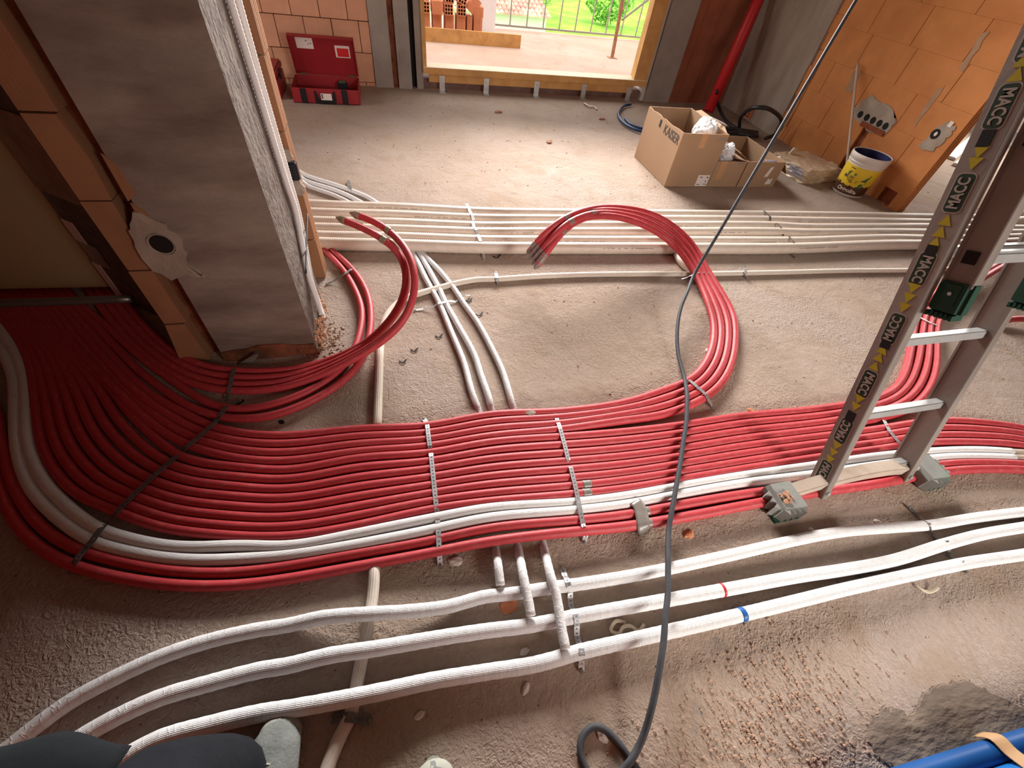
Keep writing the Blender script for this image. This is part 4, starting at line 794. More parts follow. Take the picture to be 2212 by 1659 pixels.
def ltext(root, cc, s, size, o3, xd, yd, mt='ink', bold=.0006, **k): return text('lettering', s, size, mt, root, basis(Vector(o3) - Vector((cc[0], cc[1], 0)), xd, yd), bold=bold, **k)
ltext(b1, c1, 'KAISER', .088, (2.0685, 3.125, .325), (0, -1, -.02), (0, .0, 1), bold=.0002, xs=.88)
for i in range(3): obj('mark', B(2.0680-c1[0], 2.0698-c1[0], 3.305+.010*i-c1[1], 3.311+.010*i-c1[1], .315, .365), 'ink', b1)
ltext(b1, c1, 'KAISER', .028, (2.405, 2.979, .352), (1, 0, 0), (0, 0, 1), mt='ink_pale')
quadplate('paper_label', Vector((2.395, 2.9795, .050)) - Vector((c1[0], c1[1], 0)), (1, 0, 0), (0, 0, 1), .105, .085, .0008, 'paper', b1)
for (x, z, w, h) in ((2.372, .077, .028, .006), (2.43, .075, .012, .012), (2.368, .020, .024, .005), (2.428, .022, .026, .005), (2.425, .045, .01, .01)): obj('print', B(x-w/2-c1[0], x+w/2-c1[0], 2.9780-c1[1], 2.9788-c1[1], z-h/2, z+h/2), 'ink', b1)
obj('tape', B(2.50-c2[0], 2.56-c2[0], 2.9785-c2[1], 2.98-c2[1], .06, .196), 'cardboard_tape', b2); ltext(b2, c2, 'KAISER', .020, (2.68, 2.979, .183), (1, 0, 0), (0, 0, 1), mt='ink_pale', bold=.0003)
obj('tape', B(2.235-c1[0], 2.285-c1[0], 2.9785-c1[1], 2.98-c1[1], .29, .383), 'cardboard_tape', b1)
for x, z, w, h, r_ in ((2.985, .125, .035, .085, .25), (3.03, .048, .055, .050, .1)):
    bm = bmesh.new(); prism(bm, [(-w/2, -h/2), (w/2, -h/2+.004), (w/2*.8, h/2), (0, h/2-.012), (-w/2*.7, h/2)], 0, .0008, lambda u, v, t: (x+u+v*r_-c3[0], 2.9745-t-c3[1], z+v)); bmesh.ops.recalc_face_normals(bm, faces=bm.faces); obj('paper_label', bm, 'paper', b3)
def bag(c, sx, sy, sz, label, seed):
    rng = random.Random(seed); bm = bmesh.new(); g = bmesh.ops.create_icosphere(bm, subdivisions=4, radius=1)
    ph = [(rng.uniform(3, 9), rng.uniform(3, 9), rng.uniform(3, 9), rng.uniform(0, 6)) for _ in range(6)]
    for v in g['verts']:
        d = v.co.normalized(); k = 1 + sum(.11/(i+1)*abs(math.sin(a*d.x*1.3+b*d.y+c_*d.z+e)) for i, (a, b, c_, e) in enumerate(ph)) - .25; z = d.z
        k *= (1.0 if z < .2 else 1 - .35*(z-.2)); v.co = Vector((c[0]+d.x*sx*k, c[1]+d.y*sy*k, c[2]+d.z*sz*k + (.3*sz*max(0, math.sin(d.x*6+seed)) if z > .3 else 0)))
    o = obj('plastic_bag', bm, 'plastic_bag', None, smooth=False); tag(o, label, 'bag', 'white plastic bags in the boxes'); return o
bag((2.365, 3.15, .335), .085, .12, .115, 'crumpled white plastic bag sticking out of the tall box', 3); bag((2.595, 3.10, .20), .075, .075, .10, 'crumpled white plastic bag on the low middle box', 5)
o, _ = tube('rolled_paper', [(2.40, 3.20, .43), (2.47, 3.16, .415), (2.52, 3.13, .400)], .010, 'paper', None, 8, .02, flat=.5); tag(o, 'pale rolled strip sticking out over the bag in the tall box', 'strip')
o, _ = tube('blue_scrap', [(2.93, 3.02, .195), (2.99, 2.99, .202), (3.02, 3.0, .198)], .010, 'wrap_print', None, 8, .015, flat=.4); tag(o, 'blue plastic scrap on the rim of the right cardboard box', 'scrap')
# ------------------------------------------------------------------ film-wrapped package
pk = empty('wrapped_package', (3.62, 3.25, 0), .12); tag(pk, 'stack of flat sheets wrapped in crinkled plastic film between boxes and bucket', 'package')
bm = bmesh.new(); box(bm, -.20, .22, -.20, .22, 0, .11); bmesh.ops.subdivide_edges(bm, edges=bm.edges, cuts=9, use_grid_fill=True)
for v in bm.verts: v.co += Vector((random.uniform(-.006, .006), random.uniform(-.006, .006), random.uniform(-.004, .004)*(v.co.z > .005)));
bmesh.ops.bevel(bm, geom=[e for e in bm.edges if e.calc_face_angle(0) > 1.0], offset=.008, segments=2, affect='EDGES')
obj('film', bm, 'wrap_film', pk)
for i in range(3): obj('printed_stripe', B(-.207, -.2052, -.17+i*.012, -.02+i*.012, .035+i*.022, .045+i*.022), 'wrap_print', pk)
bm = bmesh.new(); prism(bm, [(-.06, .10), (.0, .105), (.02, .15), (-.03, .16)], .16, .175, lambda u, v, t: (u-.02, t, v)); bmesh.ops.recalc_face_normals(bm, faces=bm.faces); obj('film_tuft', bm, 'wrap_film', pk)
# ------------------------------------------------------------------ paint bucket with stick
bk = empty('paint_bucket', (3.80, 2.875, 0)); tag(bk, 'white plastic paint bucket with yellow label and dark blue inside, by the brick wall', 'bucket')
bm = bmesh.new(); lathe(bm, [(0, .0), (.112, .0), (.120, .008), (.138, .245), (.139, .25), (.144, .25), (.144, .262), (.141, .264), (.145, .266), (.147, .285), (.149, .287), (.149, .31), (.146, .315), (.141, .315), (.139, .31)], 48)
obj('body', bm, 'bucket_white', bk, smooth=True)
bm = bmesh.new(); lathe(bm, [(.139, .31), (.134, .25), (.117, .03), (0, .03)], 48); obj('inner_paint', bm, 'bucket_inner', bk, smooth=True)
va = math.atan2(-2.875, -3.80)                       # side facing the room
def band(name, a0, a1, z0f, z1f, mt, dr, n=40):
    bm = bmesh.new(); rad = lambda z: .1196 + (z-.008)*(.138-.120)/.237 + dr; lo = []; hi = []
    for i in range(n+1):
        a = a0+(a1-a0)*i/n; z0, z1 = z0f(i/n), z1f(i/n); lo.append(bm.verts.new((rad(z0)*math.cos(a), rad(z0)*math.sin(a), z0))); hi.append(bm.verts.new((rad(z1)*math.cos(a), rad(z1)*math.sin(a), z1)))
    for i in range(n): bm.faces.new((lo[i], lo[i+1], hi[i+1], hi[i]))
    return obj(name, bm, mt, bk, smooth=True)
band('label', va-1.75, va+1.75, lambda t: .022, lambda t: .232, 'label_yellow', .0009)
jg = [random.uniform(0, .035) for _ in range(41)]
band('label_base', va-1.75, va+1.75, lambda t: .022, lambda t: .078 + jg[int(t*40)] * (.4 if .3 < t < .6 else 1), 'label_brown', .0014)
def wrap_text(s, size, a, z, mt, bold=.0005, shear=0, tilt=0, xs=1):
    me0 = text('lettering', s, size, mt, bk, Matrix.Identity(4), bold=bold, shear=shear, xs=xs, ext=0)
    for v in me0.data.vertices:
        x, y = v.co.x, v.co.y; zz = z + y + x*tilt; r_ = .1196 + (zz-.008)*.018/.237 + .0022; an = a + x/r_; v.co = Vector((r_*math.cos(an), r_*math.sin(an), zz))
    return me0
wrap_text('4', .145, va+.30, .133, 'label_green', .004, .35); wrap_text('MURI', .038, va-.44, .148, 'ink', .0003, .1); wrap_text('o', .030, va-.15, .180, 'label_green', .002); wrap_text('gi', .034, va-.52, .182, 'label_green', .0012)
wrap_text('\u2013', .03, va-.44, .190, 'label_red', .002); wrap_text('Origolin', .043, va-.18, .052, 'label_white', .0010, .15)
for i, (a, z, w) in enumerate(((va-.45, .212, .30), (va-.30, .125, .32), (va-.20, .114, .22))): band('small_print', a-w/2, a+w/2, lambda t, z=z: z, lambda t, z=z: z+.006, 'label_brown', .0016, 8)
band('small_print', va+.42, va+.52, lambda t: .035, lambda t: .052, 'label_white', .0022, 4)
st = [Vector((3.78, 2.93, .06)), onX(1853, 137, 3.965)]; o, _ = tube('wooden_stick', st, .0095, 'tan_tape', None, 8, .05, sp=False)
o.data.materials[0] = G('beam_beige'); tag(o, 'pale stick standing in the paint bucket and leaning on the brick wall', 'stick')
# ------------------------------------------------------------------ hoses and drain pipe by the far corner
pts = [onX(1440+90, 30, 3.9)]
c4 = lambda x, y: (1300+x/3.568, y/3.568)
hs = [at(*c4(885, 700), .25), at(*c4(890, 780), .14), at(*c4(925, 880), .05), at(*c4(985, 955), .02), at(*c4(1060, 1000), .02), at(*c4(1150, 1025), .02), at(*c4(1200, 1045), .02)]
hose = empty('coiled_hose', at(1600, 280, 0)); tag(hose, 'black corrugated hose lying in loose coils in the corner beside the boxes', 'hose'); inv = Matrix.Translation(-hose.location)
def htube(nm, pts, r, mt):
    o, _ = tube(nm, pts, r, mt, None, 10, .012, lambda i, s: 1 if i % 2 else .93); o.parent = hose; o.matrix_parent_inverse = inv; return o
htube('strand', hs, .017, 'hose_black')
loop = [c4(1060, 985), c4(1065, 920), c4(1110, 860), c4(1180, 830), c4(1260, 832), c4(1340, 870), c4(1385, 930), c4(1380, 990), c4(1330, 1040), c4(1260, 1065)]
zl = [.03, .12, .22, .30, .32, .28, .20, .12, .06, .03]
htube('loop', [at(x, y, z) for (x, y), z in zip(loop, zl)], .0185, 'hose_black')
for i in range(5): htube('strand', [at(*c4(930+i*6, 995+i*9), .02+.012*(i % 2)), at(*c4(1000+i*8, 990+i*9), .03+.014*(i % 2)), at(*c4(1100+i*6, 1005+i*9), .03+.012*((i+1) % 2)), at(*c4(1200, 1020+i*8), .03)], .0165, 'hose_black')
for k, (pp, lb) in enumerate((([(1362, 226), (1350, 228), (1338, 240), (1336, 250), (1346, 264), (1368, 278), (1394, 286), (1450, 298)], 'free end'), ([(1351, 257), (1362, 268), (1380, 276), (1400, 281), (1450, 290)], 'short end'))):
    o, _ = tube('blue_hose', [at(x, y, .012 + .01*(1-k)) for x, y in pp], .0135, 'hose_blue', None, 10, .02); tag(o, 'blue hose curling out from behind the tall cardboard box, %s' % ('curled end' if k == 0 else 'short cut end'), 'hose', 'blue hoses behind the box')
    e = at(*pp[0], .012+.01*(1-k)); d = (e-at(*pp[1], .012+.01*(1-k))).normalized(); bm = bmesh.new(); cyl(bm, e-d*.012, e+d*.01, .010, n=10); obj('core', bm, 'rust' if k == 0 else 'label_white', o)
base = at(*c4(822, 858), .055); topn = onY(*c4(1205, 0), 5.02); dirn = (topn-base).normalized(); bm = bmesh.new(); cyl(bm, base, base+dirn*2.3, .055, n=28, cap=False); cyl(bm, base+dirn*.0, base+dirn*2.3, .050, n=28, cap=False)
o = obj('red_drain_pipe', bm, 'pvc_red', None, smooth=True); tag(o, 'thick red plastic pipe leaning in the far corner by the concrete pier', 'pipe'); md = o.modifiers.new('s', 'SOLIDIFY'); md.thickness = .002
# ------------------------------------------------------------------ toolbox, second case
tbx = empty('toolbox', (-.50, 4.80, 0)); tag(tbx, 'open red plastic tool case with black clasps and white stickers by the back wall', 'toolbox')
def wallbox(bm, x0, x1, y0, y1, z0, z1, t):
    box(bm, x0, x1, y0, y1, z0, z0+t); box(bm, x0, x0+t, y0, y1, z0, z1); box(bm, x1-t, x1, y0, y1, z0, z1); box(bm, x0+t, x1-t, y0, y0+t, z0, z1); box(bm, x0+t, x1-t, y1-t, y1, z0, z1)
bm = bmesh.new(); wallbox(bm, -.28, .28, -.20, .20, 0, .115, .008); tb_ = obj('base', bm, 'red_plastic', tbx, bevel=.003)
obj('inlay', B(-.27, .27, -.19, .19, .009, .03), 'red_plastic_dark', tbx)
bm = bmesh.new(); wallbox(bm, -.27, .28, 0, .30, 0, .05, .008); bm.transform(Matrix.Translation((0, .205, .115)) @ Matrix.Rotation(math.radians(104), 4, 'X') @ Matrix.Translation((0, 0, -.05)))
for f in bm.faces: pass
lid = obj('lid', bm, 'red_plastic', tbx, bevel=.003)
Rl = Matrix.Translation((0, .205, .115)) @ Matrix.Rotation(math.radians(104), 4, 'X')
def lidplate(nm, x, y, w, h, mt):
    bm = B(x-w/2, x+w/2, y-h/2, y+h/2, -.0405+.0, -.0385); bm.transform(Rl @ Matrix.Translation((0, 0, 0))); return obj(nm, bm, mt, lid)
lidplate('sticker', -.14, .235, .14, .085, 'paper'); lidplate('sticker', .17, .185, .125, .095, 'paper')
bm = B(.122, .222, .145, .213, -.0385, -.037); bm.transform(Rl); obj('sticker_patch', bm, 'red_tape', lid)
for x, y, w in ((-.13, .25, .012), (-.115, .225, .010), (-.095, .232, .012)):
    bm = B(x, x+w, y, y+.006, -.0385, -.037); bm.transform(Rl); obj('print', bm, 'ink', lid)
for x in (-.185, .155): obj('clasp', B(x-.024, x+.024, -.212, -.2005, .004, .113), 'black_plastic', tbx, bevel=.003)
bm = bmesh.new(); box(bm, -.095, .075, -.216, -.2005, .008, .032); hexa(bm, [(-.095, -.216, .03), (-.06, -.216, .03), (-.06, -.2, .03), (-.095, -.2, .03), (-.095, -.214, .098), (-.08, -.214, .098), (-.08, -.2, .098), (-.095, -.2, .098)]); hexa(bm, [(.045, -.216, .03), (.08, -.216, .03), (.08, -.2, .03), (.045, -.2, .03), (.06, -.214, .098), (.078, -.214, .098), (.078, -.2, .098), (.06, -.2, .098)])
obj('handle', bm, 'black_plastic', tbx, bevel=.002); hp = obj('sticker', B(-.045, .045, -.2185, -.2165, .035, .085), 'paper', tbx); obj('print', B(-.038, -.028, -.2195, -.2185, .045, .08), 'ink', hp)
for x in (-.20, .22):
    bm = bmesh.new(); cyl(bm, (x-.03, .203, .118), (x+.03, .203, .118), .008, n=10); obj('hinge', bm, 'green_oxide', tbx)
o = empty('power_tool_battery', (-.37, 4.92, .03)); tag(o, 'small black and green tool part lying inside the open red case', 'tool')
bm = bmesh.new(); box(bm, -.045, .045, -.03, .03, 0, .06); obj('housing', bm, 'black_plastic', o, bevel=.008); bm = bmesh.new(); box(bm, -.03, .03, -.031, .031, .058, .068); obj('cap', bm, 'green_oxide', o, bevel=.003)
cs = empty('red_case', (-.97, 4.85, 0)); tag(cs, 'closed red case half hidden behind the brick edge, left of the open one', 'case')
obj('shell', B(-.10, .09, -.19, .20, 0, .15), 'red_plastic', cs, bevel=.008); obj('shell', B(-.10, .09, -.19, .20, .155, .215), 'red_plastic', cs, bevel=.012)
obj('clasp', B(.09, .1, -.05, .02, .12, .19), 'black_plastic', cs, bevel=.002)
# ------------------------------------------------------------------ manifold cabinet
cb_ = empty('manifold_cabinet', (-1.7, 1.86, 0)); tag(cb_, 'dark recess cabinet left of the column with a brown cover board and grey tube below', 'cabinet'); inv = Matrix.Translation(-cb_.location)
def cobj(nm, bm, mt, **k): o = obj(nm, bm, mt, cb_, **k); o.matrix_parent_inverse = inv; return o
bm = bmesh.new(); hexa(bm, [(-2.9, 1.97, .05), (-1.243, 1.885, .052), (-1.243, 1.90, .052), (-2.9, 1.985, .05), (-2.9, 1.99, 1.25), (-1.243, 1.90, 1.25), (-1.243, 1.915, 1.25), (-2.9, 2.005, 1.25)]); bmesh.ops.recalc_face_normals(bm, faces=bm.faces); cobj('cover_board', bm, 'cardboard_dark')
bm = bmesh.new(); hexa(bm, [(-1.245, 1.86, 0), (-.95, 1.64, 0), (-.94, 1.65, 0), (-1.235, 1.88, 0), (-1.245, 1.86, 1.3), (-.95, 1.64, 1.3), (-.94, 1.65, 1.3), (-1.235, 1.88, 1.3)]); bmesh.ops.recalc_face_normals(bm, faces=bm.faces); cobj('side_panel', bm, 'galvanised_dull')
def sp_plate(nm, z0, z1, mt, f0=.0, f1=1.0):
    a = Vector((-1.247, 1.858, 0)).lerp(Vector((-.952, 1.638, 0)), f0); b = Vector((-1.247, 1.858, 0)).lerp(Vector((-.952, 1.638, 0)), f1); n_ = Vector((-.22, -.295, 0)).normalized()*.004
    bm = bmesh.new(); hexa(bm, [a+n_+Vector((0, 0, z0)), b+n_+Vector((0, 0, z0)), b+Vector((0, 0, z0)), a+Vector((0, 0, z0)), a+n_+Vector((0, 0, z1)), b+n_+Vector((0, 0, z1)), b+Vector((0, 0, z1)), a+Vector((0, 0, z1))]); bmesh.ops.recalc_face_normals(bm, faces=bm.faces); return cobj(nm, bm, mt)
sp_plate('mortar_strip', .50, .78, 'mortar', .05, 1); sp_plate('paper_patch', .30, .39, 'paper', .02, .18); sp_plate('foil_patch', .20, .30, 'galvanised', .05, .30); sp_plate('edge_strip', .02, .20, 'paper', 0, .12)
o, _ = tube('tube', [at(-420, 668, .10), at(0, 655, .10), at(140, 651, .10), at(286, 645, .10)], .0165, 'steel_tube', None, 16, .05); o.parent = cb_; o.matrix_parent_inverse = inv
# ------------------------------------------------------------------ blue roll at the lower right corner
bl = empty('blue_pipe_roll', at(2212, 1660, 0)); tag(bl, 'blue plastic roll bound with tan tape in the bottom right corner', 'roll'); inv = Matrix.Translation(-bl.location)
def blt(nm, a, b, r, mt):
    d = (b-a).normalized(); o, _ = tube(nm, [a-d*.3, a, b, b+d*.5], r, mt, None, 18, .03); o.parent = bl; o.matrix_parent_inverse = inv; return o, d
a0, b0 = at(2050, 1655, .035), at(2212, 1604, .035)
t1, d = blt('tube', a0, b0, .026, 'blue_dark'); nrm = Vector((d.y, -d.x, 0))
t2, _ = blt('tube', a0+nrm*.075+Vector((0, 0, .025)), b0+nrm*.075+Vector((0, 0, .025)), .055, 'blue_sheet')
q = at(2165, 1622, .05); o, _ = tube('tape', [q-nrm*.034-Vector((0, 0, .03)), q-nrm*.026+Vector((0, 0, .010)), q+Vector((0, 0, .020)), q+nrm*.05+Vector((0, 0, .055)), q+nrm*.10+Vector((0, 0, .045)), q+nrm*.135+Vector((0, 0, .0))], .021, 'tan_tape', None, 12, .008, flat=.12); o.parent = bl; o.matrix_parent_inverse = inv
# ------------------------------------------------------------------ cement spill, debris
def spill(pts, th, mt, label, cat='spill', jag=.35, z=.001):
    P = [at(*p) for p in pts]; rng = random.Random(len(pts)*3); Q = []
    for a, b in zip(P, P[1:]+P[:1]):
        for k in range(7): t = k/7; Q.append((a.lerp(b, t) + Vector((rng.uniform(-1, 1), rng.uniform(-1, 1), 0))*(.010*jag*2*(k > 0))))
    c = sum(Q, Vector())/len(Q); bm = bmesh.new(); n = len(Q); r0 = [bm.verts.new((q.x, q.y, .0002)) for q in Q]; r1 = [bm.verts.new((q.lerp(c, .02).x, q.lerp(c, .02).y, th)) for q in Q]
    for i in range(n): k = (i+1) % n; bm.faces.new((r0[i], r0[k], r1[k], r1[i]))
    bm.faces.new(r1)
    o = obj('cement_spill', bm, mt, None); tag(o, label, cat); return o
spill([(1885, 1555), (1905, 1530), (1935, 1535), (1960, 1545), (1990, 1510), (2030, 1480), (2090, 1470), (2150, 1500), (2212, 1530), (2260, 1560), (2230, 1620), (2150, 1640), (2080, 1668), (2000, 1680), (1930, 1660), (1885, 1630), (1868, 1580)], .003, 'wet_cement', 'dark damp grey cement patch beside the blue roll, bottom right')
def clods(name, c, sx, sy, n, r0, r1, mt, label, seed, kind='stuff', cat='debris'):
    rng = random.Random(seed); bm = bmesh.new()
    for k in range(n):
        x, y = rng.gauss(0, .5)*sx, rng.gauss(0, .5)*sy; r = rng.uniform(r0, r1); random.seed(seed*1000+k); blob(bm, (c.x+x, c.y+y, r*.35), r, 1+rng.uniform(0, .6), 1, .7, 1, .28)
    o = obj(name, bm, mt, None); tag(o, label, cat, kind=kind); return o
clods('plaster_crumbs', at(1700, 1500, 0), .26, .17, 420, .001, .0045, 'floor_crumb', 'scattered brown plaster crumbs on the floor left of the damp patch', 11)
clods('plaster_crumbs', at(1640, 1600, 0), .30, .12, 300, .001, .0045, 'floor_crumb', 'scattered crumbs along the bottom edge between the cable loop and the damp patch', 12)
clods('brick_dust', at(700, 735, 0), .09, .10, 380, .0012, .0045, 'floor_crumb', 'heap of brick dust and crumbs at the foot of the column', 13)
clods('brick_dust', Vector((4.05, 2.62, 0)), .1, .1, 60, .003, .010, 'brick_pile', 'brick crumbs under the broken corner of the brick wall', 14)
rng = random.Random(5); bm = bmesh.new()
for k in range(800):
    x, y = rng.uniform(-.6, 5.2), rng.uniform(-.3, 5.0); r = rng.uniform(.0012, .0040) * (1 + .12*y); random.seed(900+k); blob(bm, (x, y, r*.3), r, 1.3, 1, .6, 1, .3)
o = obj('floor_grit', bm, 'smear', None); tag(o, 'loose grit strewn over the whole bare floor', 'debris', kind='stuff')
random.seed(99)
def chip(px, py, s, mt, label, cat='chip', name='plaster_chip', grp=None, h=.35):
    p = at(px, py, 0); bm = bmesh.new(); blob(bm, (0, 0, s*h*.5), s, 1.3, .8, h, 2, .25); bm.transform(Matrix.Rotation(random.uniform(0, 3), 4, 'Z')); o = obj(name, bm, mt, None); o.location = p; tag(o, label, cat, grp)
chip(985, 1213, .017, 'white_chip', 'white plaster flake below the near red pipe, right of the strap end'); chip(1132, 1407, .011, 'white_chip', 'small oval white chip above the nearest foreground pipe')
chip(1136, 1488, .011, 'white_chip', 'white chip in a pit below the nearest foreground pipe'); chip(907, 1545, .010, 'white_chip', 'white chip beside the dark strap on the cream pipe'); chip(1300, 1590, .012, 'white_chip', 'white chip inside the black cable loop')
chip(1488, 1155, .016, 'brick_pile', 'orange brick fragment right of the duct tape patch', 'fragment', 'brick_fragment'); chip(1622, 888, .014, 'brick_pile', 'orange brick fragment above the red pipes right of the loop', 'fragment', 'brick_fragment')
chip(1895, 1127, .011, 'white_chip', 'pale chip below the ladder foot bar'); chip(1752, 1143, .008, 'white_chip', 'tiny pale chip under the left ladder foot'); chip(1098, 1310, .022, 'brick_pile', 'flat red brick piece between the branch pipes', 'fragment', 'brick_fragment', h=.15)
chip(1142, 907, .016, 'mortar', 'grey mortar crumb lying on the red pipes', 'crumb'); bpy.context.scene.collection.objects[-1].location.z = .045
chip(1300, 258, .03, 'rust', 'small brown crumb on the bright floor near the door', 'crumb'); chip(1187, 307, .03, 'rust', 'brown crumb on the bright floor in the middle of the far room', 'crumb'); chip(1077, 243, .03, 'rust', 'brown crumb on the bright floor near the door sill', 'crumb')
chip(520, 868, .010, 'hole_black', 'black washer on the floor below the column', 'washer', 'washer'); chip(608, 912, .010, 'hole_black', 'black nut on the floor above the big red bundle', 'nut', 'nut'); chip(1528, 757, .012, 'label_white', 'small white plug beside the rising red loop', 'plug', 'plug')
def curl(pts, r, mt, label, cat='strip', flat=.15): o, _ = tube('plastic_strip', [at(*p) for p in pts], r, mt, None, 8, .006, flat=flat); tag(o, label, cat, 'curled plastic strips'); return o
curl([(1352, 1345, .004), (1330, 1342, .012), (1320, 1362, .006), (1338, 1368, .006), (1345, 1355, .012), (1362, 1352, .010), (1380, 1362, .006), (1392, 1348, .008)], .005, 'pale_plastic', 'curled cream plastic strip between foreground pipes left of the cable')
curl([(1977, 1263, .004), (1990, 1272, .008), (2005, 1278, .004), (2018, 1274, .010), (2026, 1268, .014)], .006, 'pale_plastic', 'curled cream plastic strip on the floor below the ladder')
curl([(1262, 222, .01), (1272, 228, .02), (1284, 230, .01), (1289, 236, .01)], .012, 'pale_plastic', 'curled cream plastic strip near the door sill')
for k, (x, y) in enumerate(((1073, 553), (895, 755), (870, 780), (1012, 648), (1035, 678), (948, 725))):
    curl([(x-8, y, .003), (x, y+4, .004), (x+8, y-4, .006)], .004, 'hole_black', ['small black plastic curl below the white conduits', 'small black scrap left of the branch pipes', 'black scrap at the column foot right of the red pair', 'black scrap right of the bent strap', 'black scrap beside the right branch pipe', 'black scrap left of the branch pipes'][k])
for i, (x, y, a) in enumerate(((1870, 1232, .5), (1855, 1240, .9))):
    curl([(x-6, y-4, .004), (x, y+2, .006), (x+14, y+2, .004)], .007, 'galvanised_dull', ['dull metal clip between the middle and nearest foreground pipes', 'smaller dull clip between the middle and nearest foreground pipes'][i], 'clip')
# ------------------------------------------------------------------ balcony
o = obj('wooden_board', B(-.2, 1.945, 7.30, 7.335, 0, .15), 'wood', None, bevel=.002); tag(o, 'wooden formwork board standing on edge in front of the brick pile', 'board')
for x, z in ((.72, .10), (.73, .03), (1.32, .11), (1.8, .05)): bm = bmesh.new(); cyl(bm, (x, 7.2995, z), (x, 7.298, z), .006, n=8); obj('nail', bm, 'rust', o)
o = obj('white_post', B(1.48, 1.76, 8.22, 8.5, 0, 2.6), 'bright_render', None, bevel=.004); o['kind'] = 'structure'
rl = empty('railing', (3.4, 8.5, 0)); tag(rl, 'thin grey metal railing with upright bars along the balcony edge', 'railing'); inv = Matrix.Translation(-rl.location)
def robj(nm, bm, mt): o = obj(nm, bm, mt, rl); o.matrix_parent_inverse = inv; return o
robj('bottom_rail', B(1.76, 6.8, 8.49, 8.515, .045, .07), 'rail_steel'); robj('top_rail', B(1.76, 6.8, 8.48, 8.53, .98, 1.02), 'rail_steel')
for k in range(18): robj('bar', B(2.05+k*.277, 2.068+k*.277, 8.494, 8.510, .07, .98), 'rail_steel')
def hollow_brick(x, y, z, L_=.24, W_=.115, T_=.12, rz=0, rx=0, ry=0, label='', side='y'):
    root = empty('hollow_brick', (x, y, z), rz); root.rotation_euler = (rx, ry, rz); tag(root, label, 'brick', 'hollow bricks piled on the balcony')
    # body with real cells opening on the end towards -Y
    bm = bmesh.new(); nx, nz = 3, 3; t = .009; cw = (W_-t*(nx+1))/nx; ch = (T_-t*(nz+1))/nz
    box(bm, -W_/2, W_/2, .03, L_, 0, T_)
    for i in range(nx+1): a = -W_/2+i*(cw+t); box(bm, a, a+t, 0, .03, 0, T_)
    for k in range(nz+1):
        b = k*(ch+t)
        for i in range(nx): a = -W_/2+t+i*(cw+t); box(bm, a, a+cw, 0, .03, b, b+t)
    obj('body', bm, 'brick_pile', root)
    obj('cell_back', B(-W_/2+t, W_/2-t, .0285, .0299, t, T_-t), 'hole_black', root)
LBS = ['bottom row, leftmost', 'bottom row, second from left', 'bottom row, third from left', 'bottom row, fourth from left', 'bottom row, narrow fifth', 'bottom row, rightmost beside the post']
xb = [.655, .815, .985, 1.145, 1.265, 1.385]
for i, x in enumerate(xb):
    solid = empty('hollow_brick', (x, 7.62, 0)); tag(solid, 'orange hollow brick standing behind the board, ' + LBS[i], 'brick', 'hollow bricks piled on the balcony')
    w = .07 if i == 4 else .12; bm = bmesh.new(); box(bm, -w/2, w/2, 0, .24, 0, .25)
    for k in range(4): box(bm, -w/2+.008+k*(w-.02)/4, -w/2+.008+k*(w-.02)/4+.012, -.002, 0, .005, .245)
    obj('body', bm, 'brick_pile', solid, bevel=.002)
spec = [(.655, 7.60, .25, 0, 0, 0, 'second row, leftmost, holes to the room'), (.97, 7.58, .25, 0, 0, 0, 'second row, third, tall with dark cells'), (.985, 7.60, .375, .05, 0, .05, 'third row, lying tilted on the tall one'), (1.15, 7.60, .25, -.08, 0, 0, 'second row, fourth, holes to the room'), (1.15, 7.60, .375, .1, .0, .3, 'third row, tipped to the right'), (.68, 7.66, .42, .3, 0, 0, 'top left, turned slightly'), (.86, 7.68, .40, 1.3, 0, 0, 'top row lying crosswise'), (1.10, 7.75, .46, 1.0, .2, 0, 'top row, leaning back')]
for x, y, z, rz, rx, ry, lb in spec: hollow_brick(x, y, z, rz=rz, rx=rx, ry=ry, label='orange hollow brick of the balcony pile, ' + lb)
for x, y, z, rz, ry, lb, s in ((.815, 7.56, .25, 0, 0, 'second row, second, plain face forward', (.14, .24, .14)), (1.28, 7.62, .30, .1, .6, 'upper right, standing on its corner', (.13, .13, .17)), (1.39, 7.62, .25, 0, 0, 'second row right, beside the post', (.13, .2, .11)), (.75, 7.72, .42, 0, 0, 'upper left behind, plain face', (.12, .2, .12))):
    r_ = empty('hollow_brick', (x, y, z), rz); r_.rotation_euler = (0, ry, rz); tag(r_, 'orange hollow brick of the balcony pile, ' + lb, 'brick', 'hollow bricks piled on the balcony'); bm = bmesh.new(); box(bm, -s[0]/2, s[0]/2, 0, s[1], 0, s[2])
    for k in range(4): box(bm, -s[0]/2+.01+k*(s[0]-.02)/4, -s[0]/2+.02+k*(s[0]-.02)/4, -.002, 0, .005, s[2]-.005)
    obj('body', bm, 'brick_pile', r_, bevel=.002)
b_ = at(1322, 125, 0); tp = onY(1345, 0, b_.y+.02); pr_ = empty('scaffold_prop', b_); tag(pr_, 'rusty steel prop standing on the balcony with a thin diagonal brace', 'prop'); inv = Matrix.Translation(-b_)
bm = bmesh.new(); d = (tp-b_).normalized(); cyl(bm, b_, b_+d*2.4, .026, n=12); cyl(bm, b_+d*.52, b_+d*.62, .033, n=12); box(bm, b_.x-.06, b_.x+.06, b_.y-.06, b_.y+.06, 0, .006); o = obj('tube', bm, 'rust', pr_, smooth=False); o.matrix_parent_inverse = inv
bm = bmesh.new(); q0 = onY(1345, 42, b_.y-.03); q1 = onY(1402, -2, b_.y-.03); cyl(bm, q0, q0+(q1-q0)*2.2, .014, n=8); o = obj('brace', bm, 'rail_steel', pr_); o.matrix_parent_inverse = inv
